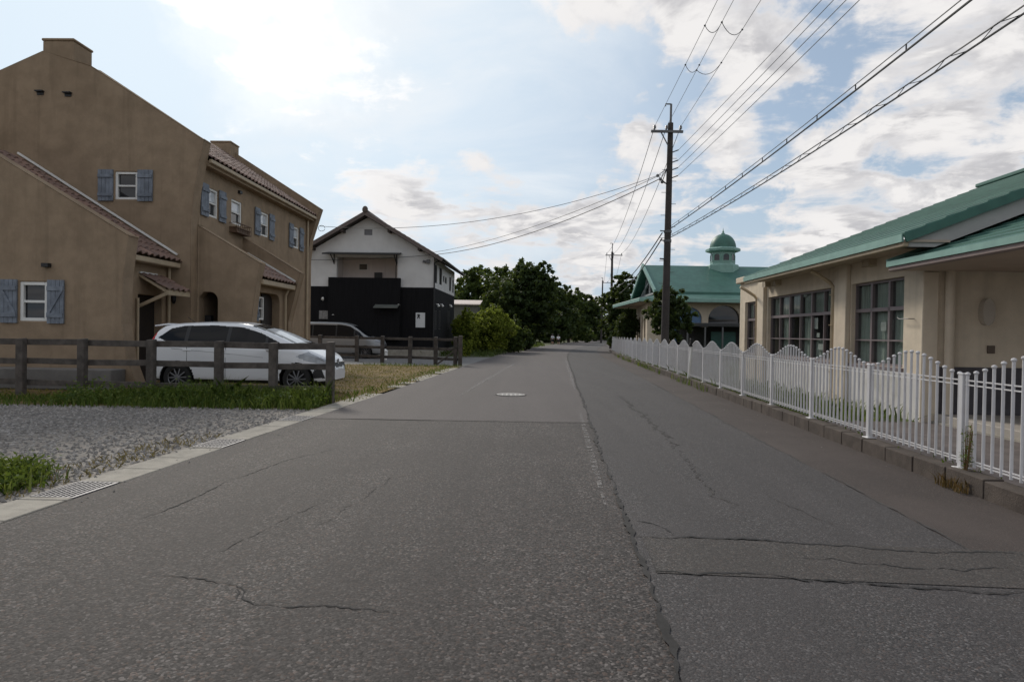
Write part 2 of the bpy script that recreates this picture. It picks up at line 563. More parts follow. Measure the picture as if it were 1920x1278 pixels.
ASPH_OLD = asphalt('coarse_worn_asphalt', (0.0105, 0.0094, 0.0090), (0.140, 0.124, 0.117), 74, (0.042, 0.035, 0.033), 0.42)
ASPH_NEW = asphalt('smooth_grey_pink_asphalt', (0.062, 0.0545, 0.0535), (0.142, 0.126, 0.122), 120, (0.098, 0.085, 0.082), 0.5, 0.7)
ASPH_RIGHT = asphalt('grey_asphalt', (0.029, 0.027, 0.0272), (0.112, 0.104, 0.103), 95, (0.070, 0.062, 0.061), 0.45, 0.9)
ASPH_TRENCH = asphalt('pale_trench_asphalt', (0.027, 0.0245, 0.023), (0.115, 0.105, 0.098), 95, (0.064, 0.055, 0.051), 0.5)
SHOULDER = asphalt('brown_shoulder_concrete', (0.042, 0.034, 0.031), (0.092, 0.076, 0.069), 150, (0.088, 0.070, 0.063), 0.6, 0.6)
TAR = mat('crack_filler', (0.022, 0.021, 0.021), 0.9, 0.3, 9)
SEAMDARK = mat('dark_seam', (0.05, 0.046, 0.043), 0.95, 0.4, 12)
def worn(name, c, keep0, keep1, scale):
    """worn paint: flakes of paint with bare road between them (holes are real transparency)"""
    mt = mat(name, c, 0.85, 0.15, 12)
    t = NT(mt.node_tree)
    p = t.n['Principled BSDF']
    v = t.add('ShaderNodeTexCoord').outputs['Object']
    t.link(t.rng(t.noise(v, scale, 8, 0.75), keep0, keep1), p.inputs['Alpha'])
    return mt
PAINT = worn('worn_road_paint', (0.27, 0.255, 0.245), 0.44, 0.70, 9)
PAINTF = worn('faint_road_paint', (0.25, 0.235, 0.23), 0.36, 0.72, 14)

def gmat():
    mt = mat('field_ground', (0.075, 0.085, 0.035), 1.0, 0.3, 0.6, 0.3, 12, 0.6, 0.25, (0.12, 0.10, 0.055))
    return mt
mb = MB()
mb.add([(-2500, -300, -.06), (2500, -300, -.06), (2500, 4000, -.06), (-2500, 4000, -.06)], [(0, 1, 2, 3)])
tag(mb.build('ground', gmat()), kind='structure')

road = tag(strip('road', AL, AR, 0.0, ASPH_OLD), kind='structure')
def patch(name, poly, z, mt, parent=road):
    mb = MB()
    n = len(poly)
    tri = tessellate_polygon([[Vector((p[0], p[1], 0)) for p in poly]])
    mb.add([(p[0], p[1], z) for p in poly], [tuple(t) for t in tri])
    return mb.build(name, mt, parent)
# right lane resurfaced in greyer asphalt, left lane newer beyond the cross joint
def lane(a0, a1, y0, y1, step=2.0):
    n = max(2, int((y1 - y0) / step))
    L_ = [(rx(a0, y), y) for y in np.linspace(y0, y1, n)]
    R_ = [(rx(a1, y), y) for y in np.linspace(y1, y0, n)]
    return R_ + L_
strip('right_lane_surface', AC + .0, AR, 0.004, ASPH_RIGHT, 4.3, 236, parent=road)
strip('right_lane_near_surface', AC + .0, AR, 0.004, ASPH_RIGHT, -12, 4.3, parent=road)
tl, tr_, bl, br = gnd(1205, 1007), gnd(1925, 1040), gnd(1232, 1075), gnd(1930, 1111)
patch('trench_patch', [(bl.x, bl.y), (br.x + .6, br.y), (tr_.x + .6, tr_.y), (tl.x, tl.y)], 0.008, ASPH_TRENCH)
strip('left_lane_surface', AL, AC, 0.004, ASPH_NEW, 10.75, 236, parent=road)

def ribbon(pts, wd, z, jit=0.0, step=0.06, seed=3, taper=True, mb=None):
    rs = random.Random(seed)
    q = []
    for i in range(len(pts) - 1):
        a, b = Vector(pts[i]), Vector(pts[i + 1])
        n = max(1, int((b - a).length / step))
        for k in range(n):
            q.append(a.lerp(b, k / n))
    q.append(Vector(pts[-1]))
    mb = mb or MB()
    rows = []
    off = wv = 0.0
    for i, p in enumerate(q):
        d = (q[min(i + 1, len(q) - 1)] - q[max(0, i - 1)])
        d.z = 0
        d.normalize()
        s = Vector((-d.y, d.x, 0))
        off = off * 0.88 + rs.uniform(-jit, jit) * 1.25
        wv = wv * .75 + rs.uniform(-.5, .5)
        ww = wd * (max(.12, .75 + wv + rs.uniform(-.35, .35)) if jit else 1)
        if taper:
            ww *= min(1, 0.2 + 4 * min(i, len(q) - 1 - i) / max(1, len(q)))
        c = p + s * (off + rs.uniform(-.45, .45) * jit)
        rows.append([(c.x - s.x * ww / 2, c.y - s.y * ww / 2, z), (c.x + s.x * ww / 2, c.y + s.y * ww / 2, z)])
    mb.grid(rows)
    return mb
def crack(pxs, wd, jit=0.012, seed=1, name='road_crack', mt=TAR, z=None, step=0.03):
    if z is None:
        z = .0035 if pxs[-1][0] < 1000 else (.0105 if seed in (1, 2, 4) else .0075)
    return ribbon([gnd(*p) for p in pxs], wd, z, jit, step, seed).build(name, mt, road)
crack([(1190, 1006), (1290, 1009), (1400, 1011), (1500, 1017), (1620, 1027), (1700, 1034), (1760, 1039), (1830, 1035), (1920, 1041)], 0.026, 0.012, 1)
crack([(1228, 1074), (1290, 1078), (1400, 1081), (1500, 1085), (1620, 1093), (1700, 1099), (1790, 1105), (1880, 1112), (1925, 1111)], 0.026, 0.013, 2)
crack([(1470, 1044), (1560, 1052), (1640, 1060), (1690, 1064), (1760, 1064), (1850, 1069), (1925, 1073)], 0.014, 0.016, 4)
crack([(1193, 977), (1225, 983), (1250, 993), (1266, 1005)], 0.016, 0.005, 5)
crack([(290, 1077), (350, 1080), (420, 1090), (455, 1097), (458, 1120), (480, 1136), (540, 1136), (610, 1132), (690, 1141), (770, 1150)], 0.010, 0.012, 6)
crack([(458, 1096), (450, 1104), (452, 1126)], 0.008, 0.008, 16)
crack([(1160, 740), (1185, 757), (1215, 783), (1232, 803), (1250, 815), (1258, 830), (1275, 852)], 0.035, 0.03, 7, mt=SEAMDARK)
crack([(1275, 852), (1310, 895), (1365, 940), (1400, 965)], 0.018, 0.03, 17, mt=SEAMDARK)
crack([(262, 972), (330, 948), (400, 915), (425, 902)], 0.014, 0.006, 8)
crack([(425, 902), (520, 868), (640, 838)], 0.010, 0.010, 18, mt=SEAMDARK)
crack([(1130, 846), (1178, 849)], 0.014, 0.006, 9, mt=SEAMDARK)
crack([(380, 1045), (470, 1005), (560, 960), (640, 930)], 0.009, 0.012, 19, mt=SEAMDARK)
crack([(600, 985), (680, 930), (740, 890)], 0.009, 0.012, 20, mt=SEAMDARK)
crack([(1600, 1000), (1500, 960), (1440, 930)], 0.008, 0.012, 21, mt=SEAMDARK)
ribbon([(rx(AC, y), y, 0) for y in np.linspace(1.5, 70, 60)], 0.042, 0.0115, 0.010, 0.06, 30, taper=False).build('centre_seam', mat('seam_filler', (0.026, 0.024, 0.023), .9, .4, 9), road)
ribbon([(rx(AR, y) + .01, y, 0) for y in np.linspace(-3, 60, 50)], 0.02, 0.0075, 0.012, 0.08, 33).build('edge_seam', SEAMDARK, road)
ribbon([(rx(AL, 10.75), 10.75, 0), (rx(AC, 10.7), 10.7, 0)], 0.03, 0.0075, 0.006, 0.08, 31).build('cross_joint', SEAMDARK, road)
# worn paint
ribbon([(rx(AC - .12, y), y, 0) for y in np.linspace(5.5, 12.4, 20)], 0.07, 0.0078, 0, .2).build('worn_centre_line', PAINT, road)
ribbon([(rx(AC - .10, y), y, 0) for y in np.linspace(17, 38, 30)], 0.11, 0.0078, 0, .3).build('worn_centre_line', PAINTF, road)
ribbon([gnd(862, 742), gnd(900, 719), gnd(935, 699), gnd(965, 682)], 0.12, 0.0078, 0, .3).build('bay_line', PAINTF, road)
ribbon([gnd(950, 690), gnd(966, 682)], 0.13, 0.0112, 0, .3).build('bay_line', PAINT, road)
ribbon([gnd(998, 684), gnd(1026, 684.4)], 0.22, 0.0078, 0, .3).build('stop_mark', PAINT, road)
ribbon([gnd(1086, 782), gnd(1102, 782.4)], 0.16, 0.0122, 0, .1).build('stop_mark', PAINT, road)
ribbon([gnd(1149, 681), gnd(1158, 681.4)], 0.18, 0.0078, 0, .1).build('edge_mark', PAINT, road)
ribbon([gnd(1812, 1039), gnd(1850, 1041)], 0.02, 0.014, 0, .1).build('edge_mark', PAINT, road)

# right shoulder between the asphalt and the kerb wall, and its own ragged edge
tag(strip('shoulder', AR - .02, AF - .14, -0.006, SHOULDER, -12, 62), kind='structure')
tag(strip('far_verge', AR + .02, AR + 2.2, -0.006, SHOULDER, 62, 236), kind='structure')
# left: gutter with slabs, gravel, dry lawn, house lot
mb = MB()
rs = random.Random(5)
y = -6.0
GR = [(5.5, 6.09), (7.95, 8.54), (10.4, 11.0)]
while y < 29:
    L_ = 0.6 if y < 12 else 0.6
    skip = False
    y1 = y + L_
    for g0, g1 in GR:
        if y < g1 and y1 > g0:
            skip = True
            y1 = g0 if y < g0 - .05 else g1
            if y >= g0 - .05:
                y1 = g1
            else:
                skip = False
    if not skip:
        if y < 14.5 or rs.random() < 0.62:
            gp = 0.006 if rs.random() < .6 else .012
            e0, e1 = AL - .40, AL - .003
            dz = rs.uniform(-.004, .004)
            mb.hexa([(rx(e0, y + gp), y + gp, -.10), (rx(e1, y + gp), y + gp, -.10), (rx(e1, y1 - gp), y1 - gp, -.10), (rx(e0, y1 - gp), y1 - gp, -.10),
                     (rx(e0, y + gp), y + gp, .008 + dz), (rx(e1, y + gp), y + gp, .008 + dz), (rx(e1, y1 - gp), y1 - gp, .008 + dz), (rx(e0, y1 - gp), y1 - gp, .008 + dz)])
    y = y1
tag(mb.build('gutter_slabs', CONCRETE, bevel=.006), kind='structure')
GRATE = mat('galvanised_grate', (0.13, 0.13, 0.145), 0.5, 0.12, 9, metal=0.3)
GRN = ['steel drain grate nearest the road camera, set in gutter slabs by the green weed clump',
       'steel drain grate in the middle of the gravel edge, between two others',
       'farthest steel drain grate in the gutter, close to the wooden fence end']
for i, (g0, g1) in enumerate(GR):
    o = empty('drain_grate', (rx(AL - .2, (g0 + g1) / 2), (g0 + g1) / 2, 0), -math.atan(.07), GRN[i], 'grate', 'drain grates in the gutter')
    fr, bars = MB(), MB()
    h = (g1 - g0) / 2 - .01
    for xx in (-.19, .178):
        fr.box(xx, xx + .012, -h, h, -.05, .009)
    for yy in (-h, h - .012):
        fr.box(-.177, .177, yy, yy + .012, -.05, .009)
    for k in range(8):
        x = -.160 + k * .0455
        bars.box(x, x + .014, -h + .013, h - .013, -.035, .008)
    for k in range(4):
        yy = -h + .1 + k * (2 * h - .2) / 3
        bars.box(-.176, .176, yy - .004, yy + .004, -.03, .003)
    fr.build('grate_frame', GRATE, o)
    bars.build('bars', GRATE, o)
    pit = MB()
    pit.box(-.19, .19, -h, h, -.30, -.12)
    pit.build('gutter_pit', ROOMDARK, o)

def sheet(name, poly, z, mt, kind='structure'):
    return tag(patch(name, poly, z, mt, None), kind=kind)
GRAVEL = asphalt('gravel', (0.12, 0.11, 0.10), (0.31, 0.285, 0.26), 34, (0.20, 0.175, 0.15), 0.5)
DRY = mat('dry_lawn', (0.15, 0.098, 0.036), 1.0, 0.35, 1.5, 0.5, 25, 0.7, 0.55, (0.085, 0.085, 0.028))
GRASSG = mat('turf_soil', (0.06, 0.075, 0.022), 1.0, 0.3, 3, 0.5, 25)
LOT = mat('lot_concrete', (0.15, 0.145, 0.14), 0.9, 0.15, 2, 0.2, 40)
PAVER = mat('brown_paving', (0.125, 0.105, 0.10), 0.85, 0.2, 4, 0.3, 30, 0.4, 1.2, (0.08, 0.068, 0.064))
gi = AL - .40
sheet('gravel_yard', [(-40, -6), (rx(gi, -6), -6), (rx(gi, 5), 5), (rx(gi, 12.1), 12.1), (-40, 12.1)], -0.004, GRAVEL)
sheet('lawn', [(-40, 12.1), (rx(gi, 12.1), 12.1), (rx(AL - .15, 14.5), 14.5), (rx(AL - .1, 28.6), 28.6), (-40, 28.6)], -0.008, DRY)
sheet('house_lot', [(-60, 28.6), (rx(AL, 28.6), 28.6), (rx(AL, 36), 36), (rx(AL, 39.4), 39.4), (-60, 39.4)], -0.012, LOT)
sheet('schoolyard_paving', [(rx(AF + .1, -8), -8), (40, -8), (40, 11.1), (rx(AF + .1, 11.1), 11.1)], 0.055, PAVER)
sheet('schoolyard_ground', [(rx(AF + .1, 11.1), 11.1), (40, 11.1), (40, 80), (rx(AF + .1, 60), 60), (rx(AF + .1, 36), 36)], 0.05, GRASSG)

# manhole
mh = gnd(958, 740.5)
mo = empty('manhole_cover', (mh.x, mh.y, 0), 0, 'pale round iron manhole cover flush with the left lane', 'manhole')
a = MB(); a.lathe([(0.30, .004), (0.36, .010), (0.36, .012), (.335, .014)], n=40)
IRONC = mat('worn_cast_iron', (0.34, 0.32, 0.30), 0.6, 0.15, 14, 0.3, 60)
a.build('rim', SEAMDARK, mo)
a = MB(); a.lathe([(.33, .0), (.33, .020), (.0, .022)], n=40)
for k in range(6):
    for j in range(6):
        xx, yy = (k - 2.5) * .1, (j - 2.5) * .1
        if xx * xx + yy * yy < .08:
            a.box(xx - .03, xx + .03, yy - .03, yy + .03, .02, .026)
a.build('lid', IRONC, mo)

# =================================================================== STUCCO HOUSE (left)
HF = Frame(-8.77, 18.2, 0.024)
house = empty('stucco_house', HF.o, HF.a, 'two-storey ochre stucco house with blue shutters and terracotta roofs behind the white hatchback', 'house')
def S(y0): return lambda u, v, w: (u, y0 + w, v)          # wall facing the camera (south)
def E(x0): return lambda u, v, w: (x0 - w, u, v)          # wall facing the road (east)

def window(parent, pl, u0, u1, v0, v1, fr=.06, rec=.07, sash=True, shut=(), sw=.36, glass=GLASS, frame=WHITE, zdiag=True, pale_upper=False):
    mb = MB()
    for a0, a1, b0, b1 in ((u0, u0 + fr, v0, v1), (u1 - fr, u1, v0, v1), (u0 + fr, u1 - fr, v0, v0 + fr), (u0 + fr, u1 - fr, v1 - fr, v1)):
        mb.pbox(pl, a0, a1, b0, b1, rec - .05, rec + .06)
    if sash:
        vm = v0 + (v1 - v0) * .50
        mb.pbox(pl, u0 + fr, u1 - fr, vm - fr * .4, vm + fr * .4, rec - .035, rec + .05)
    f = mb.build('window', frame, parent, bevel=.006)
    g = MB()
    g.pbox(pl, u0 + fr * .9, u1 - fr * .9, v0 + fr * .9, v1 - fr * .9, rec + .02, rec + .035)
    g.build('pane', glass, f)
    if pale_upper:  # pale glossy panel laid over the upper part of the pane
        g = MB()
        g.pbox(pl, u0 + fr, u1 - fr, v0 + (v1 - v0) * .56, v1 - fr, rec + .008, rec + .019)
        g.build('pale_upper', PALEGLOSS, f)
    for sd in shut:
        s = MB()
        if sd < 0:
            a0, a1 = u0 - .03 - sw, u0 - .03
        else:
            a0, a1 = u1 + .03, u1 + .03 + sw
        n = 4
        for k in range(n):
            s.pbox(pl, a0 + (a1 - a0) * k / n + .004, a0 + (a1 - a0) * (k + 1) / n - .004, v0 - .05, v1 + .05, -.055, -.02)
        hh = v1 - v0
        for vv in (v0 + hh * .1, v1 - hh * .22):
            s.pbox(pl, a0 + .01, a1 - .01, vv, vv + hh * .11, -.085, -.054)
        if zdiag:
            p0, p1 = (a0 + .04, v0 + hh * .2), (a1 - .04, v1 - hh * .2)
            if sd < 0:
                p0, p1 = (a1 - .04, p0[1]), (a0 + .04, p1[1])
            q = .035
            s.hexa([pl(p0[0] - q, p0[1], -.08), pl(p0[0] + q, p0[1], -.08), pl(p0[0] + q, p0[1], -.05), pl(p0[0] - q, p0[1], -.05),
                    pl(p1[0] - q, p1[1], -.08), pl(p1[0] + q, p1[1], -.08), pl(p1[0] + q, p1[1], -.05), pl(p1[0] - q, p1[1], -.05)])
        s.build('shutter', SHUTTER, f)
    return f

def tiles(name, p0, along, upv, W, L, mt, parent, tw=.26, tl=.36, amp=.045, seed=1):
    """barrel-tile roof: p0 eave corner, 'along' the eave, 'upv' up the slope (both unit)"""
    p0, along, upv = Vector(p0), Vector(along), Vector(upv)
    nrm = along.cross(upv).normalized()
    if nrm.z < 0:
        nrm = -nrm
    nc, nr = max(1, round(W / tw)), max(1, round(L / tl))
    tw, tl = W / nc, L / nr
    rs = random.Random(seed)
    mb = MB()
    rn = []
    prof = [(0, 0), (.10, .35), (.22, .8), (.36, 1.0), (.50, .8), (.62, .35), (.72, 0.0), (.86, -.25), (1.0, 0)]
    for r in range(nr):
        for c in range(nc):
            j = rs.uniform(-.004, .004)
            lo_, hi_ = r * tl - .02, (r + 1) * tl
            rows = []
            for (dd, z0) in ((lo_, .028), (hi_, 0.0)):
                rows.append([p0 + along * ((c + u) * tw) + upv * dd + nrm * (h * amp + z0 + j) for u, h in prof])
            n0 = len(mb.f)
            mb.grid(rows)
            # front lip
            lip = [p + nrm * (-.028) for p in rows[0]]
            mb.grid([lip, rows[0]])
            rn += [min(1, max(0, rs.gauss(.5, .28)))] * (len(mb.f) - n0)
    o = mb.build(name, mt, parent, smooth=False)
    set_rnd(o, rn)
    for p in o.data.polygons:
        p.use_smooth = True
    o.data.set_sharp_from_angle(angle=R(50))
    return o

def uv(p, ax): return (p.x, p.z) if ax == 'x' else (p.y, p.z)
# --- south gable (parapet wall with chimney stub)
q = lambda px, py: uv(HF.hy(px, py, 0.0), 'x')
gl, gr = q(80, 97), q(172, 124)
corner = q(383, 262)
slopeL = (q(80, 97)[1] - q(0, 133)[1]) / (q(80, 97)[0] - q(0, 133)[0])
ex = -9.2
outl = [(ex, 0), (-.02, 0), (-.02, 4.3), (.06, 5.2), corner, gr]
ctop = q(138, 75)
outl += [(gl[0], gl[1]), (ex, gl[1] + slopeL * (ex - gl[0]))]
win0 = q(216, 322), q(257, 374)
gw = (win0[0][0], win0[1][0], win0[1][1], win0[0][1])
mb = MB()
mb.slab(outl, [rect(*gw)], S(0), 0.0, .36)
mb.build('gable_wall', STUCCO, house, bevel=.022)
# bevelled inner frame: window + shutters
window(house, S(0), *gw, shut=(-1, 1), sw=.42, zdiag=False)
for pxv in ((76, 175), (128, 178)):
    v = MB(); a0 = q(*pxv)
    v.pbox(S(0), a0[0] - .09, a0[0] + .09, a0[1] - .05, a0[1] + .03, -.02, .01)
    v.pbox(S(0), a0[0] - .11, a0[0] + .11, a0[1] + .03, a0[1] + .06, -.10, .0)
    v.build('vent_cap', IRON, house)
# chimney on the gable
c0, c1 = q(80, 71), q(138, 75)
def chimney(y0, x0, x1, zb, zt):
    ch = MB()
    ch.box(x0, x1, y0, y0 + .78, zb, zt)
    ch.box(x0 - .025, x1 + .025, y0 - .025, y0 + .805, zt, zt + .07)
    return ch.build('chimney', STUCCO, house, bevel=.02)
chimney(0.003, c0[0], c1[0], gr[1] - 1.3, c0[1] - .08)
# --- roof east slope between parapets, and long east wall
ridge = Vector((-3.55, 0, q(109, 84)[1] - .38))
eavez = HF.hx(384, 292, .30).z
YN = 9.55                                              # inside face of north gable
dv = (ridge - Vector((.32, 0, eavez)))
L_ = dv.length
tiles('roof', (.32, .37, eavez + .03), (0, 1, 0), dv.normalized(), YN - .37, L_, TILE, house, .27, .38, .05, 3)
# west slope + ceiling block
wb = MB()
wb.add([(ridge.x, .36, ridge.z), (ridge.x, YN, ridge.z), (-9.0, YN, ridge.z - 2.5), (-9.0, .36, ridge.z - 2.5)], [(0, 1, 2, 3)])
wb.build('west_roof', TILE, house)
set_rnd(bpy.context.scene.objects['west_roof'], [.5])
# eave soffit and gutter
so = MB()
so.box(0.0, .26, .365, YN - .005, eavez - .20, eavez - .05)
so.build('eave_board', STUCCO, house)
gt = MB()
gt.box(.262, .36, .365, YN - .005, eavez - .12, eavez - .01)
gt.build('gutter', CREAMTRIM, house, bevel=.015)
# east wall with window openings
def yq(px, py, x=0.0): return uv(HF.hx(px, py, x), 'y')
W1 = (19.18 - 18.2 + .02, 0, 0, 0)
def ewin(pxl, pxr, pyt, pyb, x=0.0):
    a0, b0 = yq(pxl, pyt, x), yq(pxr, pyb, x)
    return (a0[0], b0[0], b0[1] , a0[1])
e1 = ewin(390, 408, 352, 411)
e2 = ewin(434, 453, 372, 425)
e3 = ewin(487, 503, 393, 446)
e4 = ewin(549, 560, 424, 467)
# unify sills and heads: the four upper windows share a level
zh = np.mean([e1[3], e3[3], e4[3]]); zs_ = np.mean([e1[2], e3[2], e4[2]])
wl = [(e1[0], e1[1], zs_, zh), (e2[0], e2[1], e2[2], e2[3]), (e3[0], e3[1], zs_, zh), (e4[0], e4[1], zs_, zh)]
mb = MB()
mb.slab(rect(.36, YN, 0, eavez - .05), [rect(*w_) for w_ in wl], E(0), 0, .28)
mb.build('long_wall', STUCCO, house)
for k, w_ in enumerate(wl):
    window(house, E(0), *w_, shut=() if k == 1 else (-1, 1), sw=.42, zdiag=False, pale_upper=True)
fb = MB()
a0 = yq(433, 430); b0 = yq(468, 416)
fy0, fy1 = wl[1][0] - .15, wl[1][1] + .15
fz = wl[1][2]
for k in range(9):
    yy = fy0 + (fy1 - fy0) * k / 8
    fb.box(.24, .255, yy - .006, yy + .006, fz - .28, fz - .02)
for zz in (fz - .30, fz - .16, fz - .02):
    fb.box(.22, .262, fy0, fy1, zz, zz + .02)
    fb.box(.0, .24, fy0, fy0 + .02, zz, zz + .02)
    fb.box(.0, .24, fy1 - .02, fy1, zz, zz + .02)
fb.box(.01, .22, fy0 + .03, fy1 - .03, fz - .29, fz - .12)
fb.build('window_box', mat('rusty_brown_iron', (0.13, 0.08, 0.05), .7, .2, 6), house)
lp = MB()
a0 = yq(448, 361)
lp.box(-.01, .08, a0[0] - .08, a0[0] + .08, a0[1] - .04, a0[1] + .05)
lp.build('vent_cap', IRON, house)
# --- north gable parapet
q2 = lambda px, py: uv(HF.hy(px, py, YN), 'x')
nc_ = q2(600, 391)
nt = (ridge.x, q2(455, 297)[1] + (q2(455, 297)[1] - nc_[1]) / (q2(455, 297)[0] - nc_[0]) * (ridge.x - q2(455, 297)[0]))
mb = MB()
mb.slab([(ex, 0), (.0, 0), (.0, 4.3), (.10, 5.2), nc_, nt, (ex, nt[1] - 2.6)], [], S(YN), 0.002, .36)
mb.build('north_gable_wall', STUCCO, house, bevel=.022)
cc0, cc1 = q2(404, 271), q2(441, 272)
chimney(YN - .42, cc0[0], cc1[0], cc1[1] - 2.0, cc0[1] - .03)
# downpipes on the long wall
dp = MB()
dy = yq(578, 440, .05)[0]
dp.tube([(.07, YN - .25, eavez - .12), (.07, YN - .25, 0)], .045, 8)
dp.build('downpipe', CREAMTRIM, house, smooth=True)

# --- front annex (single storey, to the south of the gable)
YA = -2.7                                              # its front wall
q3 = lambda px, py: uv(HF.hy(px, py, YA), 'x')
ac = q3(242, 441)
sl = (q3(0, 294)[1] - ac[1]) / (q3(0, 294)[0] - ac[0])
xa = -.62                                              # annex east wall plane
hw = q3(37, 528), q3(88, 602)
aw = (hw[0][0], hw[1][0], hw[1][1], hw[0][1])
xb = q3(229, 600)[0]
top_w = ac[1] + sl * (ex - ac[0])
mb = MB()
mb.slab([(ex, 0), (q3(255, 660)[0] + .05, 0), (q3(238, 640)[0], .7), (xb, 1.5), (q3(231, 540)[0], 2.6), ac, (ex, top_w)], [rect(*aw)], S(YA), 0, .36)
mb.build('annex_wall', STUCCO, house, bevel=.022)
window(house, S(YA), *aw, fr=.075, shut=(-1, 1), sw=.40, zdiag=True)
vp = MB(); a0 = q3(90, 497)
vp.pbox(S(YA), a0[0] - .08, a0[0] + .08, a0[1] - .05, a0[1] + .04, -.12, .0)
vp.build('vent_cap', IRON, house)
tb_ = MB(); tb_.box(ex, q3(236, 700)[0], YA - .55, YA - .003, 0, .46); tb_.build('terrace_step', mat('grey_step_concrete', (.17, .16, .15), .9, .12, 3, .2, 40, .4, 1.2), house, bevel=.015)
# annex east wall with the door opening
dyA = HF.hx(258, 600, xa).y; dyB = HF.hx(303, 600, xa).y
zd = HF.hx(280, 553, xa).z
aez = HF.hx(300, 484, xa + .3).z                       # eave height
mb = MB()
mb.slab(rect(YA + .36, -.002, 0, aez - .05), [[(dyA, 0.02), (dyB, 0.02), (dyB, zd), (dyA, zd)]], E(xa), 0, .3)
mb.build('annex_side_wall', STUCCO, house)
d = MB()
d.box(xa - .26, xa - .20, dyA, dyB, .02, zd)
do = d.build('front_door', BLACKDOOR, house)
d = MB(); d.ball((xa - .18, dyA + .12, 1.05), .035); d.build('handle', STEEL, do)
# annex roof
aw_eave = Vector((xa + .34, 0, aez + .02))
slp = abs(sl) + .03
upv = Vector((-1, 0, slp)).normalized()
tiles('annex_roof', (aw_eave.x, YA + .36, aw_eave.z), (0, 1, 0), upv, -YA - .365, 5.4, TILE, house, .26, .36, .05, 8)
g = MB(); g.box(xa + .0, xa + .33, YA + .365, -.01, aez - .17, aez - .03); g.build('annex_eave', CREAMTRIM, house, bevel=.02)
fl = MB()
p0 = Vector((aw_eave.x, -.06, aw_eave.z)) + upv * .1
fl.beam(p0 + Vector((0, 0, .13)), p0 + upv * 5.2 + Vector((0, 0, .13)), .05, .05)
fl.build('flashing', WHITE, house)
# awning over the door
ay0, ay1 = HF.hx(262, 545, xa).y - .05, -.35
aw_z = HF.hx(300, 541, xa + .75).z
ao = Vector((-.72, 0, .38)).normalized()
aw_r = tiles('door_awning', (xa + .78, ay0, aw_z), (0, 1, 0), ao, ay1 - ay0, .82, TILE, house, .29, .42, .055, 12)
bm_ = MB()
bm_.box(xa + .68, xa + .77, ay0, ay1, aw_z - .13, aw_z - .01)
bm_.beam((xa + .0, ay0 + .03, aw_z - .42), (xa + .70, ay0 + .03, aw_z - .10), .06, .08)
bm_.beam((xa + .0, ay0 + .03, aw_z + .36), (xa + .70, ay0 + .03, aw_z - .04), .06, .06)
bm_.beam((xa + .0, ay1 - .03, aw_z + .36), (xa + .70, ay1 - .03, aw_z - .04), .06, .06)
bm_.build('awning_bracket', CREAMTRIM, house)
fl = MB(); fl.box(xa + .002, xa + .05, ay0, ay1 - .3, aw_z + .41, aw_z + .45); fl.build('flashing', WHITE, house)
lan = MB()
ly, lz = HF.hx(331, 561, xa + .2).y, HF.hx(331, 561, xa + .2).z
lan.tube([(xa, ly, lz + .16), (xa + .10, ly, lz + .22), (xa + .22, ly, lz + .16), (xa + .26, ly, lz - .02), (xa + .16, ly, lz - .18), (xa + .04, ly, lz - .14)], .016, 6)
lan.lathe([(.04, -.12), (.075, -.05), (.08, .08), (.02, .14)], (xa + .14, ly, lz), 8)
lan.build('wall_lantern', IRON, house)
dp = MB()
dp.tube([(xa + .08, -.13, aez - .1), (xa + .08, -.13, 0)], .04, 8)
dp.tube([(xa + .06, dyA - .09, zd - .1), (xa + .06, dyA - .09, 0)], .032, 8)
dp.build('downpipe', CREAMTRIM, house, smooth=True)

# --- porch wing with sloping buttress walls
YB, YC = .365, 3.25
q4 = lambda px, py: uv(HF.hy(px, py, YB), 'x')
wt0, wt1 = q4(362, 416), q4(489, 493)
sl4 = (wt0[1] - wt1[1]) / (wt0[0] - wt1[0])
o0, o1 = q4(364, 547), q4(408, 547)
bx = q4(473, 600)[0]
zt = o0[1]
r_ = .22
arch = [(o1[0], .02), (o1[0], zt - r_)] + [(o1[0] - r_ + r_ * math.cos(t), zt - r_ + r_ * math.sin(t)) for t in np.linspace(.2, math.pi / 2, 5)]
xi = -.0
arch += [(xi + .16 + .0, zt)] + [(xi + .02, zt - .15), (xi + .02, .02)]
mb = MB()
mb.slab([(.0, 0), (bx - .03, 0), (bx, 1.75), (q4(481, 545)[0], 2.75), wt1, (0.0, wt1[1] + sl4 * (0 - wt1[0]))], [arch], S(YB), 0, .3)
mb.build('porch_wall', STUCCO, house, bevel=.022)
q5 = lambda px, py: uv(HF.hy(px, py, YC), 'x')
ft = q5(564, 511)
fb_ = q5(541, 610)
mb = MB()
mb.slab([(0, 0), (fb_[0] - .02, 0), (fb_[0], 1.7), ft, (0, ft[1] + sl4 * (0 - ft[0]))], [], S(YC), 0, .3)
mb.build('porch_wall', STUCCO, house, bevel=.022)
xe = bx - .10
pez = HF.hx(515, 527, xe + .25).z
# east face of porch with arched niche
n0, n1 = HF.hx(478, 600, xe).y, HF.hx(524, 600, xe).y
n0 = max(n0, YB + .36)
zt5 = HF.hx(500, 549, xe).z
rr_ = .3
ar = [(n0, .02)] + [(n0, zt5 - rr_)] + [(n0 + rr_ - rr_ * math.cos(t), zt5 - rr_ + rr_ * math.sin(t)) for t in np.linspace(.2, 1.57, 5)]
ar += [(n1 - rr_ + rr_ * math.sin(t), zt5 - rr_ + rr_ * math.cos(t)) for t in np.linspace(0.0, 1.4, 5)] + [(n1, .02)]
mb = MB()
mb.slab(rect(YB + .3, YC, 0, pez - .05), [ar], E(xe), 0, .26)
mb.build('porch_side_wall', STUCCO, house)
bk = MB(); bk.box(xe - .36, xe - .27, YB + .3, YC, 0, pez - .1); bk.build('porch_inner_wall', STUCCO, house)
wz0, wz1 = HF.hx(486, 599, xe).z, HF.hx(486, 555, xe).z
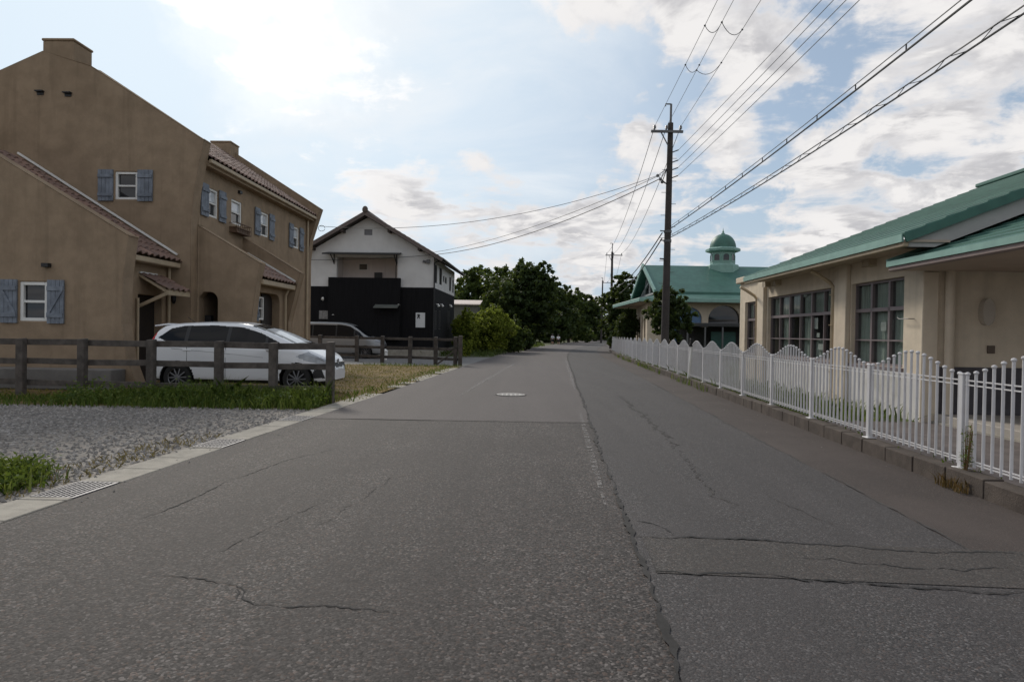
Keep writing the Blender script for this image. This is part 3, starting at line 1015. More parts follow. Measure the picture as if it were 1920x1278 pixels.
wy0 = n0 + .30
window(house, E(xe - .05), wy0, wy0 + .62, wz0, wz1, fr=.05, rec=.12, shut=(-1,), sw=.26, zdiag=True)
dd = MB(); dd.box(xe - .265, xe - .235, wy0 + .75, n1 + .05, .02, zt5); dd.build('side_door', BLACKDOOR, house)
tiles('porch_roof', (xe + .30, YB + .31, pez + .03), (0, 1, 0), Vector((-1, 0, abs(sl4) * .97)).normalized(), YC - YB - .32, 1.85, TILE, house, .25, .34, .045, 15)
g = MB(); g.box(xe, xe + .29, YB + .305, YC - .005, pez - .16, pez - .01); g.build('porch_eave', CREAMTRIM, house, bevel=.02)
fl = MB()
p0 = Vector((xe + .30, YC - .05, pez + .12)); u4 = Vector((-1, 0, abs(sl4) * .97)).normalized()
fl.beam(p0, p0 + u4 * 1.8, .05, .05)
fl.build('flashing', WHITE, house)
dp = MB(); dp.tube([(xe + .2, YC - .3, pez - .1), (xe + .08, YC - .3, pez - .35), (xe + .08, YC - .3, 0)], .04, 8); dp.build('downpipe', CREAMTRIM, house, smooth=True)
# dark passage behind the front arch + mailbox
bk = MB(); bk.box(.015, xe - .37, YB + 1.5, YB + 1.55, 0, 3.0); bk.build('passage_wall', STUCCO, house)
pdx = HF.hy(393, 600, YB + 1.5).x
bk = MB(); bk.box(pdx, xe - .375, YB + 1.44, YB + 1.495, 0, 2.3); bk.build('side_door', BLACKDOOR, house)
mbx = MB(); p = HF.hy(385, 602, YB + .35)
mbx.box(p.x - .14, p.x + .14, YB + .4, YB + .55, p.z - .15, p.z + .17)
mbx.lathe([(.02, 0), (.02, p.z)], (p.x, YB + .48, 0), 6)
mbx.build('letter_box', IRON, house)
# solid core so no daylight passes through the house
co = MB(); co.box(-8.9, -.30, .40, YN - .02, 0, eavez - .3); co.box(-8.9, xa - .32, YA + .38, .38, 0, aez - .5); co.build('inner_core', ROOMDARK, house)

# =================================================================== KERB WALL + PICKET FENCE (right)
KW = empty('kerb_wall', (0, 0, 0), 0, 'low stained concrete block wall that carries the white picket fence', 'low wall')
mb = MB()
cap = MB()
y = 1.2
rs = random.Random(11)
while y < 58:
    L_ = .60
    g = .007
    j = rs.uniform(-.006, .006)
    a0, a1 = AF - .15 + j, AF + .05
    def hx8(a0, a1, y0, y1, z0, z1):
        return [(rx(a0, y0), y0, z0), (rx(a1, y0), y0, z0), (rx(a1, y1), y1, z0), (rx(a0, y1), y1, z0), (rx(a0, y0), y0, z1), (rx(a1, y0), y0, z1), (rx(a1, y1), y1, z1), (rx(a0, y1), y1, z1)]
    h = .165 + rs.uniform(-.006, .006)
    mb.hexa(hx8(a0, a1, y + g, y + L_ - g, -.1, h))
    y += L_
mb.build('block_course', KERBSTONE, KW, bevel=.008)
jn = MB(); 
rows0 = [[(rx(AF - .135, y), y, -.1), (rx(AF - .135, y), y, .15)] for y in np.arange(1.2, 58.1, .6)]
jn.grid(rows0); jn.build('mortar', TAR, KW)

SP = 1.96
posts_y = [6.57 + SP * k for k in range(-1, 26)]
def zpick(t):        # picket height over one bay, t in 0..1
    return 1.08 + .195 * math.sin(math.pi * t) ** 1.9
fence = empty('picket_fence', (rx(AF, 6.57), 6.57, 0), 0, 'long white metal picket fence with ball-topped bars in waves on the kerb wall', 'fence')
def fp(y): return Vector((rx(AF, y), y, 0)) - Vector((rx(AF, 6.57), 6.57, 0))
for k, py_ in enumerate(posts_y):
    b = fp(py_)
    p = MB()
    p.box(b.x - .03, b.x + .03, b.y - .03, b.y + .03, .166, 1.085)
    p.box(b.x - .034, b.x + .034, b.y - .034, b.y + .034, 1.085, 1.10)
    p.box(b.x - .06, b.x + .06, b.y - .07, b.y + .07, .15, .172)
    p.build('post', FENCEWHITE, fence, bevel=.004 if k < 6 else 0)
    if k == len(posts_y) - 1:
        continue
    near = k < 7
    m = MB()
    n = 15
    e = fp(py_ + SP)
    for i in range(n):
        t = (i + .5) / n
        c = b.lerp(e, t)
        z = zpick(t)
        seg = 8 if near else 5
        m.tube([(c.x, c.y, .205), (c.x, c.y, z)], .0145, seg)
        if near:
            m.ball((c.x, c.y, z + .012), .025, 8, (1, 1, .8))
        else:
            m.lathe([(.017, 0), (.027, .012), (.01, .03)], (c.x, c.y, z - .005), 5)
    for zz in (1.032, .988, .262, .236):
        m.beam((b.x, b.y + .0, zz), (e.x, e.y, zz), .012, .012)
    m.build('picket_panel', FENCEWHITE, fence, smooth=near)

# =================================================================== LONG BEIGE BUILDING (right)
BF = Frame(6.45, 0, 0.036)
school = empty('beige_building', BF.world((0, 11.1, 0)), BF.a, 'long single-storey beige building with green metal roof and wide dark windows behind the picket fence', 'building')
Y0, Y1, Y2 = 11.1, 18.5, 21.15                  # near gable end, end of the pitched roof, far end (local y)
def Wf(x0): return lambda u, v, w: (x0 + w, u - 11.1, v)     # wall facing the road; u = y, children sit in the frame of the empty
def Sx(y0): return lambda u, v, w: (u, y0 - 11.1 + w, v)
def by(px, py, x=0.0):
    p = BF.hx(px, py, x)
    return p.y, p.z
ze = 3.04
pitch = .40
def opening(pl_, pr_, pyt, pyb, ref):
    a0, b0 = by(pr_, pyt)[0], by(pl_, pyt)[0]
    return a0, b0
zt_, zb_ = by(1695, 517.5)[1], .92
wA = (by(1695, 560)[0], by(1597, 560)[0])
wB = (by(1564, 560)[0], by(1440.5, 560)[0])
wC = (by(1421, 580)[0], by(1397, 580)[0])
holes = [rect(wA[0], wA[1], zb_, zt_), rect(wB[0], wB[1], zb_, zt_), rect(wC[0], wC[1], zb_, zt_ - .05)]
mb = MB()
mb.slab([(Y0, 0), (Y2, 0), (Y2, 3.1), (Y1 + .05, 3.1), (Y1 + .05, ze - .02), (Y0, ze - .02)], holes, Wf(0), 0, .26)
mb.build('wall', BEIGE, school)
BASEP = mat('pale_grey_base_render', (0.56, 0.54, 0.53), .9, .06, 3, .2, 60, .6, 1.1, (0.30, 0.29, 0.24), streak=.45)
mb = MB()
mb.slab([(Y0 + .01, .02), (Y1, .02), (Y1, .84), (Y0 + .01, .84)], [], Wf(0), -.018, -.003)
mb.build('base_panel', BASEP, school)
# near gable end wall (shaded by the porch)
mb = MB()
door = (4.05, 5.0, .02, 2.1)
mb.slab([(.262, 0), (13, 0), (13, 3.2), (11.8, 3.25), (5.5, 5.2), (.262, ze + .10)], [rect(*door)], Sx(Y0), 0, .25)
mb.build('end_wall', BEIGE, school)
ci = MB(); ci.box(.3, 12.9, .3, Y2 - 11.1 - .3, 2.86, 2.95); ci.build('ceiling', SOFFIT, school)
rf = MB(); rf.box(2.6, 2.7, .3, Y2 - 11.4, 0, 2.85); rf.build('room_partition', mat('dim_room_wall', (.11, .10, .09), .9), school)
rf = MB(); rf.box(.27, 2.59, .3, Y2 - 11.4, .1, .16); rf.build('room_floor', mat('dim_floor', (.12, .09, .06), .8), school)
mb = MB()
DADO = mat('slate_tile_dado', (0.055, 0.05, 0.058), .6, .2, 6)
mb.slab(rect(.25, 3.95, .02, .98), [], Sx(Y0), -.03, -.003)
mb.build('dado', DADO, school)
d = MB(); d.slab(rect(*door), [], Sx(Y0), .10, .16); d.build('door', BLACKDOOR, school)
# roof: west and east planes as stepped metal sheets
def stepped(name, ex, ez, run, rise_sign, y0, y1, n, mt, step=.022, th=.07, parent=school):
    mb = MB()
    pts = []
    for k in range(n):
        u0, u1 = run * k / n, run * (k + 1) / n
        pts.append((ex + rise_sign * u0, ez + pitch * u0 + step))
        pts.append((ex + rise_sign * u1, ez + pitch * u1 + .0))
    bot = [(ex + rise_sign * run, ez + pitch * run - th), (ex, ez - th)]
    mb.slab(pts + bot, [], lambda u, v, w: (u, w - 11.1, v), y0, y1)
    return mb.build(name, mt, parent)
EX = -.72
XR = 5.6
RUN = XR - EX
stepped('roof', EX, ze + .04, RUN, 1, 10.42, 18.42, 20, GREENROOF, .024, .05)
stepped('east_roof', XR + RUN, ze + .04, RUN - .002, -1, 10.42, 18.42, 14, GREENROOF, .014, .05)
rc = MB(); rc.beam((XR, 10.38 - 11.1, ze + .07 + pitch * RUN), (XR, 18.46 - 11.1, ze + .07 + pitch * RUN), .28, .10); rc.build('ridge_cap', GREENROOF, school, bevel=.02)
# fascia, soffit, gutter
mb = MB(); mb.box(EX - .035, EX - .002, 10.43 - 11.1, 18.41 - 11.1, ze - .09, ze + .035); mb.build('fascia', PALEGREEN, school)
mb = MB(); mb.box(EX + .0, -.003, 10.44 - 11.1, 18.40 - 11.1, ze - .09, ze - .05); mb.build('soffit', SOFFIT, school)
mb = MB(); mb.box(EX + .0, EX + .09, 10.445 - 11.1, 18.395 - 11.1, ze - .16, ze - .091); mb.build('gutter', CREAMTRIM, school, bevel=.012)
# barge boards at both gable ends, broad pale soffit under the near verge
for (yy, sgn) in ((10.42, 1), (18.42, -1)):
    mb = MB()
    a = Vector((EX, yy - 11.1 - .02 * sgn, ze - .03)); b = Vector((XR, yy - 11.1 - .02 * sgn, ze - .03 + pitch * RUN))
    mb.beam(a, b, .04, .14)
    mb.build('barge_board', GREENROOF, school)
mb = MB()
VS = mat('pale_grey_verge', (0.40, 0.385, 0.37), .7, .08, 2)
for k, (d0, d1, y_a, y_b) in enumerate(((-.02, -.50, 10.47, 10.52),)):
    mb.slab([(EX + .1, ze + d0), (XR, ze + d0 + pitch * (RUN - .1)), (XR, ze - .32 + pitch * (RUN - .1)), (EX + .5, ze - .16), (EX + .1, ze - .16)], [], Sx(0), y_a, y_b)
mb.build('verge_soffit', VS, school)
# flat-roofed far bay
mb = MB(); mb.box(-.12, 5, Y1 + .06 - 11.1, Y2 + .1 - 11.1, 3.10, 3.28); mb.build('flat_roof', BEIGE, school, bevel=.02)
mb = MB(); mb.box(.262, 5, Y2 - .25 - 11.1, Y2 - 11.1, 0, 3.1); mb.build('far_end_wall', BEIGE, school)
# pilasters, downpipes, vents
for k, (pa, pb) in enumerate(((1572, 1594), (1425.5, 1437))):
    ya, yb = by(pb, 600)[0], by(pa, 600)[0]
    mb = MB(); mb.box(-.10, -.002, ya - 11.1, yb - 11.1, 0, ze - .06); mb.build('pilaster', BEIGE, school, bevel=.012)
    yy = yb + .12 - 11.1
    mb = MB()
    mb.tube([(-.55, yy, ze - .17), (-.42, yy, ze - .24), (-.14, yy, ze - .42), (-.07, yy, ze - .52), (-.07, yy, .02)], .042, 8)
    for zz in (.7, 1.7, 2.35):
        mb.box(-.15, -.01, yy - .006, yy + .006, zz, zz + .02)
        mb.box(-.12, -.0, yy - .055, yy + .055, zz, zz + .016)
    mb.build('downpipe', CREAMTRIM, school, smooth=True)
VENT = mat('cream_vent_hood', (.42, .35, .26), .5, .06, 4)
for (px, py, s) in ((1443, 531, .8), (1462, 528, .85), (1638, 487, 1.0)):
    yy, z = by(px, py)
    mb = MB()
    r = .12 * s
    mb.slab([(yy - r, z - r), (yy + r, z - r), (yy + r, z + .3 * r)] + [(yy + r * math.cos(t), z + .3 * r + r * math.sin(t)) for t in np.linspace(.3, 2.84, 6)] + [(yy - r, z + .3 * r)], [], Wf(0), -.15, .0)
    mb.build('vent_hood', VENT, school, bevel=.015)
PAPER = mat('pinned_paper', (.62, .61, .58), .9, .1, 14)
def bigwin(y0, y1, z0, z1, bays, rec=.10, sub=2, curtains=(), parent=school):
    """wide aluminium window: bays of two sliding panes under a row of transom lights"""
    zt2 = z0 + (z1 - z0) * .66
    mb = MB()
    pl = Wf(0)
    def bar(a0, a1, b0, b1, d=.07): mb.pbox(pl, a0, a1, b0, b1, rec - .02, rec + d)
    bar(y0, y1, z0, z0 + .05); bar(y0, y1, z1 - .045, z1); bar(y0, y1, zt2 - .035, zt2 + .035, .09)
    w = (y1 - y0) / bays
    for k in range(bays + 1):
        c = y0 + w * k
        bar(max(y0, c - .032), min(y1, c + .032), z0 + .05, z1 - .045, .10)
    for k in range(bays):
        for s in range(1, sub):
            c = y0 + w * (k + s / sub)
            bar(c - .016, c + .016, z0 + .05, zt2 - .035); bar(c - .013, c + .013, zt2 + .035, z1 - .045)
        zm = z0 + (zt2 - z0) * .45
        bar(y0 + w * k + .032, y0 + w * (k + 1) - .032, zm - .014, zm + .014, .04)
    f = mb.build('window', ALU, parent)
    sl_ = MB(); sl_.pbox(pl, y0 - .03, y1 + .03, z0 - .06, z0 - .001, -.04, rec + .1); sl_.build('sill', ALU, f)
    g = MB(); g.pbox(pl, y0 + .01, y1 - .01, z0 + .01, z1 - .01, rec + .03, rec + .036); g.build('pane', GLASSV, f)
    for (c0, c1, b0, b1) in curtains:
        cu = MB()
        n = max(6, int((c1 - c0) * (y1 - y0) / .045))
        rows = [[], []]
        for i in range(n + 1):
            yy = y0 + (y1 - y0) * (c0 + (c1 - c0) * i / n)
            xx = .175 + .014 * (i % 2) + .008 * math.sin(i * 1.7)
            rows[0].append((xx, yy - 11.1, z0 + (z1 - z0) * b0)); rows[1].append((xx, yy - 11.1, z0 + (z1 - z0) * b1))
        cu.grid(rows)
        cu.build('curtain', CURTAIN, f)
    return f
fA = bigwin(wA[0], wA[1], zb_, zt_, 3, sub=1, curtains=((.01, .32, .02, .64), (.345, .655, .02, .64), (.68, .985, .02, .64), (.01, .985, .68, .99)))
fB = bigwin(wB[0], wB[1], zb_, zt_, 3, sub=2, curtains=((.345, .49, .02, .64), (.68, .825, .02, .64), (.18, .32, .02, .30), (.01, .49, .69, .99), (.51, .985, .69, .99)))
fC = bigwin(wC[0], wC[1], zb_, zt_ - .05, 1, sub=2, curtains=((.02, .46, .02, .62), (.02, .98, .7, .99)))
def paper(f, px, py, w, h, rot=0):
    p = BF.hx(px, py, .105)
    mb = MB(); mb.pbox(Wf(0), p.y - w / 2, p.y + w / 2, p.z - h / 2, p.z + h / 2, .142, .146)
    o = mb.build('paper_cutout', PAPER, f)
paper(fA, 1653, 612, .20, .17); paper(fA, 1668, 609, .10, .20)
paper(fB, 1527, 606, .22, .26); paper(fB, 1531, 628, .16, .10); paper(fB, 1507, 553, .22, .08); paper(fB, 1536, 650, .30, .14)
hk = MB(); p = BF.hx(1697, 598, -.02)
hk.tube([(0, p.y - 11.1 - .25, p.z), (-.10, p.y - 11.1 - .25, p.z), (-.10, p.y - 11.1 + .04, p.z), (-.10, p.y - 11.1 + .10, p.z + .03), (-.10, p.y - 11.1 + .13, p.z)], .008, 5)
hk.build('wall_hook', STEEL, school)
# porch on the near end: stepped green roof over a raised floor
PX, PZ = -.56, 2.70
PRUN = 5.2
o_p = pitch
pitch = .385
stepped('porch_roof', PX, PZ, PRUN, 1, 3.2, 11.20, 19, GREENROOF, .028, .05)
mb = MB()
mb.beam((PX, 11.23 - 11.1, PZ + .03), (PX + PRUN, 11.23 - 11.1, PZ + .03 + pitch * PRUN), .05, .06)
mb.build('verge_trim', PALEGREEN, school)
pitch = o_p
mb = MB(); mb.box(PX - .03, PX - .002, 3.2 - 11.1, 11.20 - 11.1, PZ - .07, PZ + .02); mb.build('porch_fascia', PALEGREEN, school)
mb = MB(); mb.box(PX + .0, PX + .10, 3.21 - 11.1, 11.19 - 11.1, PZ - .15, PZ - .055); mb.build('porch_gutter', mat('mauve_brown_gutter', (.22, .165, .15), .5, .1, 4), school, bevel=.02)
mb = MB(); mb.box(PX + .101, PX + PRUN, 3.22 - 11.1, 11.04 - 11.1, PZ - .14, PZ - .10); mb.build('porch_soffit', SOFFIT, school)
mb = MB()
for zz in (3.35, ):
    mb.box(3.6, 4.0, 3.6 - 11.1, 4.0 - 11.1, 0, PZ - .15)
mb.build('porch_column', BEIGE, school, bevel=.02)
PORCHF = mat('pale_porch_floor', (.33, .30, .265), .8, .1, 3, .15, 40, .3, 1.2)
mb = MB(); mb.box(.16, 9, 3.4 - 11.1, 11.05 - 11.1, .055, .20); mb.build('porch_floor', PORCHF, school, bevel=.012)
mb = MB(); mb.box(.10, .158, 3.4 - 11.1, 11.05 - 11.1, .05, .085); mb.build('step_kerb', CONCRETE, school)
# fittings on the porch wall
p = BF.hy(1776, 600, Y0)
mb = MB(); mb.tube([(p.x, -.07, PZ - .14), (p.x, -.07, .2)], .075, 10); mb.build('downpipe', BEIGE, school, smooth=True)
p = BF.hy(1745, 600, Y0)
mb = MB(); mb.box(p.x - .16, p.x + .10, -.05, -.001, .02, PZ - .15); mb.build('corner_pilaster', BEIGE, school, bevel=.012)
p = BF.hy(1846, 585, Y0)
mb = MB(); mb.slab([(p.x + .10 * math.cos(t), p.z + .22 * math.copysign(abs(math.sin(t)) ** .7, math.sin(t))) for t in np.linspace(0, 2 * math.pi, 20, endpoint=False)], [], Sx(Y0), -.11, -.001)
mb.build('wall_light', mat('frosted_lamp_cover', (.40, .35, .29), .4, .05, 4), school, bevel=.02)
p = BF.hy(1857, 655, Y0)
mb = MB(); mb.box(p.x - .06, p.x + .06, -.03, -.001, p.z - .065, p.z + .065); mb.build('intercom', mat('brown_plate', (.10, .07, .05), .5), school, bevel=.006)
# tap post and small basin by the wall
tp = gnd(1676, 768, .05)
ta = empty('outdoor_tap', (tp.x, tp.y, .05), 0, 'short pale standpipe with a dark tap behind the fence near the porch', 'standpipe')
mb = MB(); mb.box(-.06, .06, -.06, .06, 0, .46); mb.box(-.07, .07, -.07, .07, .46, .50); mb.build('post', WHITE, ta, bevel=.008)
mb = MB(); mb.tube([(0, -.06, .36), (0, -.14, .36), (0, -.15, .30)], .016, 6); mb.box(-.05, .05, -.11, -.09, .38, .40); mb.box(-.072, -.062, -.05, .05, .12, .44); mb.build('tap', IRON, ta)
bp = gnd(1712, 776, .05)
ba = empty('planter_trough', (bp.x, bp.y, .05), BF.a, 'low pale concrete trough beside the porch step behind the fence', 'trough')
mb = MB(); mb.slab([(-.45, -.2), (.45, -.2), (.45, .2), (-.45, .2)], [[(-.40, -.15), (.40, -.15), (.40, .15), (-.40, .15)]], lambda u, v, w: (u, v, w), .0, .30)
mb.build('basin', CONCRETE, ba, bevel=.01)
mb = MB(); mb.box(-.399, .399, -.149, .149, .01, .24); mb.build('soil', mat('dark_soil', (.06, .045, .03), 1, .3, 9), ba)

# =================================================================== DOME BUILDING
DX = 8.9
dome = empty('dome_building', (DX, 44, 0), 0, 'beige hall with a green hip-and-gable roof and a small domed roof turret', 'building')
L = lambda X, Y, Z: (X - DX, Y - 44, Z)
RZ = at(1213, 497, 44).z
GZ = at(1237, 546, 40.1).z
EZ = at(1300, 560, 38.9).z
mb = MB()
pf = [(40.1, GZ), (44, RZ), (47.9, GZ), (47.9, GZ - .12), (44, RZ - .14), (40.1, GZ - .12)]
X9 = 34
mb.slab(pf, [], lambda u, v, w: (w, u - 44, v), -.35, X9 - DX)
mb.build('roof', GREENROOF, dome)
# flared skirt roof round the base
sk = MB()
xw, xo = DX + .1, at(1168, 572, 45).x
y0s, y1s = 38.9, 49.2
ring0 = [L(xo, y0s, EZ), L(X9, y0s, EZ), L(X9, y1s, EZ), L(xo, y1s, EZ)]
ring1 = [L(xw, 40.08, GZ - .125), L(X9, 40.08, GZ - .125), L(X9, 47.92, GZ - .125), L(xw, 47.92, GZ - .125)]
sk.add(ring0 + ring1 + [(p[0], p[1], p[2] - .10) for p in ring0], [(0, 1, 5, 4), (3, 0, 4, 7), (2, 3, 7, 6), (0, 1, 9, 8), (3, 0, 8, 11), (8, 9, 10, 11)])
sk.build('skirt_roof', GREENROOF, dome)
mb = MB(); mb.box(xo - DX - .03, X9 - DX, y0s - 44 - .06, y0s - 44 - .01, EZ - .20, EZ + .03); mb.box(xo - DX - .06, xo - DX - .01, y0s - 44 + .0, y1s - 44, EZ - .20, EZ + .03)
mb.build('eave_gutter', PALEGREEN, dome, bevel=.02)
mb = MB(); mb.box(xo - DX + .02, X9 - DX, y0s - 44 + .02, y1s - 44, EZ - .22, EZ - .115); mb.build('soffit', SOFFIT, dome)
# gable truss
for s in (-1, 1):
    tb = MB(); tb.beam((-.36, s * 3.95, GZ - .02), (-.36, 0, RZ - .02), .10, .26)
    tb.build('barge_board', PALEGREEN, dome)
gw_ = MB(); gw_.slab([(-3.6, GZ), (3.6, GZ), (0, RZ - .22)], [], lambda u, v, w: (w, u, v), .25, .40); gw_.build('gable_glass', GLASS, dome)
tb = MB()
for a, b in (((-3.6, GZ), (3.6, GZ)), ((0, GZ), (0, RZ - .2)), ((-1.8, GZ), (-1.0, RZ - .75)), ((1.8, GZ), (1.0, RZ - .75)), ((-2.8, GZ + .02), (0, RZ - 1.0)), ((2.8, GZ + .02), (0, RZ - 1.0))):
    tb.beam((.15, a[0], a[1] + .06), (.15, b[0], b[1]), .10, .12)
tb.build('truss', mat('silver_grey_timber', (.33, .33, .34), .6, .1, 4), dome)
# walls with arched openings
WY, WX = 40.0, 8.09
def archloop(u0, u1, z0, zs):
    r = (u1 - u0) / 2
    return [(u0, z0), (u1, z0)] + [((u0 + u1) / 2 + r * math.cos(t), zs + r * .86 * math.sin(t)) for t in np.linspace(0, math.pi, 12)]
fh = []
us = [at(px, 600, WY).x for px in (1265, 1316, 1328, 1388)]
AR1 = archloop(us[0], us[1], .9, at(1290, 597, WY).z)
AR2 = archloop(us[2], us[3], .3, at(1350, 598, WY).z)
AR3 = archloop(us[3] + .6, us[3] + 2.6, .3, at(1350, 598, WY).z)
mb = MB()
mb.slab(rect(WX, X9 - .2, 0, EZ - .21), [AR1, AR2, AR3], lambda u, v, w: L(u, WY + w, v), 0, .3)
mb.build('front_wall', BEIGE, dome)
mb = MB()
sa = [archloop(WY + .9 + 1.9 * k, WY + 2.2 + 1.9 * k, .5, 2.1) for k in range(4)]
mb.slab(rect(WY + .3, 48.5, 0, EZ - .21), sa, lambda u, v, w: L(8.08 + .11 * (u - 40) + w, u, v), 0, .3)
mb.build('side_wall', BEIGE, dome)
for lp in (AR2, AR3):
    mb = MB(); mb.slab(lp, [], lambda u, v, w: L(u, WY + w, v), .2, .25)
    f = mb.build('arched_window', GLASS, dome)
BLUEG = mat('blue_arch_panel', (.10, .19, .33), .35, .2, 2)
mb = MB(); mb.slab(AR1, [], lambda u, v, w: L(u, WY + w, v), .15, .2); mb.build('arched_window', BLUEG, dome)
mb = MB(); mb.slab(rect(us[0] + .15, us[1] - .1, .9, at(1290, 607, WY).z), [], lambda u, v, w: L(u, WY + w, v), .08, .14); mb.build('lower_window', GLASS, dome)
for lp in sa:
    mb = MB(); mb.slab(lp, [], lambda u, v, w: L(8.08 + .11 * (u - 40) + w, u, v), .2, .25); mb.build('arched_window', GLASS, dome)
# dark shelter with glazed front in front of the hall
shx0, shx1 = at(1288, 640, 37).x, at(1390, 640, 37).x
sht = empty('shelter', (shx0, 37, 0), 0, 'dark flat-roofed shelter in front of the arched windows of the domed hall', 'shelter')
mb = MB(); mb.box(0, shx1 - shx0 + 2, 0, 1.8, at(1330, 608, 37).z - .12, at(1330, 606, 37).z + .02); mb.build('roof', mat('dark_bronze_metal', (.03, .03, .032), .5, .1, 5), sht, bevel=.02)
mb = MB(); mb.box(.02, shx1 - shx0 + 1.9, 1.6, 1.7, 0.05, at(1330, 608, 37).z - .13); mb.build('back_panel', ROOMDARK, sht)
mb = MB()
for k in range(4):
    x = .05 + k * (shx1 - shx0 - .1) / 3
    mb = MB(); mb.box(x - .04, x + .04, .05, .13, .05, at(1330, 608, 37).z - .125); mb.build('post', STEEL, sht)
mb = MB(); mb.box(1.6, 3.0, .9, .95, .3, 1.7); mb.build('green_board', mat('dark_teal_board', (.02, .075, .065), .5, .2, 3), sht)
# turret
tc_ = at(1355, 480, 44)
tx, ty = tc_.x - DX, 0.0
s8 = 8
base_z = at(1355, 505, 43).z
zc = lambda py: at(1355, py, 44).z
mb = MB()
mb.lathe([(1.02, base_z - .5), (1.02, zc(499)), (.98, zc(497)), (.80, zc(496)), (.80, zc(492))], (tx, ty, 0), 8, math.pi / 8)
tur = mb.build('turret', PALEGREEN, dome)
mb = MB(); mb.lathe([(.78, zc(493)), (.78, zc(473))], (tx, ty, 0), 8, math.pi / 8); mb.build('drum', PALEGREEN, tur)
mb = MB(); mb.lathe([(.84, zc(474)), (1.10, zc(472)), (1.12, zc(468)), (1.02, zc(466)), (.88, zc(465))], (tx, ty, 0), 8, math.pi / 8); mb.build('cornice', PALEGREEN, tur)
zd0, zd1 = zc(466), zc(439)
mb = MB(); mb.lathe([(.84 * math.cos(t) ** .9 + .0, zd0 + (zd1 - zd0) * math.sin(t)) for t in np.linspace(0, 1.5, 10)], (tx, ty, 0), 20); mb.build('dome', GREENROOF, tur, smooth=True)
mb = MB(); mb.lathe([(.12, zd1 - .06), (.13, zd1 + .05), (.05, zd1 + .1), (.07, zd1 + .16), (.03, zd1 + .24), (.005, zc(427))], (tx, ty, 0), 10); mb.build('finial', PALEGREEN, tur, smooth=True)
for k in range(8):
    t = -math.pi / 2 + k * math.pi / 4
    c, s = math.cos(t), math.sin(t)
    ap = .78 * math.cos(math.pi / 8)
    def plw(u, v, w, c=c, s=s): return (tx + c * (ap - w) - s * u, ty + s * (ap - w) + c * u, v)
    mb = MB()
    zl, zh_ = zc(490), zc(476)
    lp = archloop(-.19, .19, zl, zl + (zh_ - zl) * .55)
    lo2 = archloop(-.25, .25, zl - .06, zl + (zh_ - zl) * .55)
    mb.slab(lo2, [lp], plw, -.04, -.002)
    f = mb.build('window', PALEGREEN, tur)
    mb = MB(); mb.slab(lp, [], plw, -.012, -.004); mb.build('turret_pane', GLASS, tur)

# =================================================================== BLACK AND WHITE HOUSE
KF = Frame(at(812, 600, 40).x, 40, 0.045)
bh = empty('black_white_house', KF.o, KF.a, 'two-storey house with white upper walls, black lower walls and a brown tiled gable roof', 'house')
kq = lambda px, py: (lambda p: (p.x, p.z))(KF.hy(px, py, 0.0))
WHITER = mat('white_render', (0.60, 0.59, 0.575), .9, .06, 1.2, .15, 60, .3, .5, (.45, .43, .41))
BLACKW = mat('black_boarding', (0.0065, 0.0062, 0.0072), .85, .3, 3, .3, 20, stretch=(5, 5, .3), spec=.2)
BTILE = tilemat('brown_clay_tile', (.11, .088, .08), (.20, .16, .145), (.09, .075, .068))
rdg = kq(690, 402)
er = kq(812, 476)
sr = (rdg[1] - er[1]) / (rdg[0] - er[0])                 # negative
xl = 2 * rdg[0] - 0.0
zwall = rdg[1] + sr * (0 - rdg[0]) - .18
zbl = kq(800, 539)[1]
rc0, rc1 = kq(631, 519), kq(745, 521)
rct = kq(690, 482)[1]
zbalc = kq(690, 521)[1]
Ly = 9.2
mb = MB()
gwin = (kq(683, 430), kq(698, 441))
mb.slab([(xl, 0), (0, 0), (0, zwall), (rdg[0], rdg[1] - .18), (xl, zwall)], [rect(rc0[0], rc1[0], zbalc - 1.0, rct), rect(gwin[0][0], gwin[1][0], gwin[1][1], gwin[0][1])], S(0), 0, .25)
mb.build('gable_wall', WHITER, bh)
mb = MB(); mb.pbox(S(0), gwin[0][0], gwin[1][0], gwin[1][1], gwin[0][1], .06, .12); mb.build('gable_vent', mat('grey_louvre', (.16, .16, .17), .6, .1, 3, stretch=(1, 1, 30)), bh)
# side wall
def kx(px, py): p = KF.hx(px, py, 0.0); return p.y, p.z
sw_px = [(815, 820, 496, 531), (824, 829, 502, 534), (831, 833.5, 517, 529), (834.5, 838, 520, 532), (842.5, 846, 520, 546), (848.5, 851, 525, 549)]
sh = []
for a_, b_, t_, o_ in sw_px:
    ya, yb = kx(a_, t_)[0], kx(b_, t_)[0]
    zt1, zb1 = kx((a_ + b_) / 2, t_)[1], kx((a_ + b_) / 2, o_)[1]
    sh.append((ya, max(yb, ya + .25), zb1, zt1))
mb = MB()
mb.slab(rect(.25, Ly, 0, zwall), [rect(*h) for h in sh], E(0), 0, .25)
mb.build('side_wall', WHITER, bh)
for h in sh:
    mb = MB()
    for c0, c1, e0, e1 in ((h[0], h[0] + .035, h[2], h[3]), (h[1] - .035, h[1], h[2], h[3]), (h[0] + .035, h[1] - .035, h[2], h[2] + .04), (h[0] + .035, h[1] - .035, h[3] - .04, h[3])):
        mb.pbox(E(0), c0, c1, e0, e1, .03, .1)
    f = mb.build('window', IRON, bh)
    mb = MB(); mb.pbox(E(0), h[0] + .03, h[1] - .03, h[2] + .03, h[3] - .03, .07, .09); mb.build('pane', GLASS, f)
mb = MB(); mb.slab([(xl, 0), (0, 0), (0, zwall), (rdg[0], rdg[1] - .18), (xl, zwall)], [], S(Ly), 0.002, .25); mb.build('rear_wall', WHITER, bh)
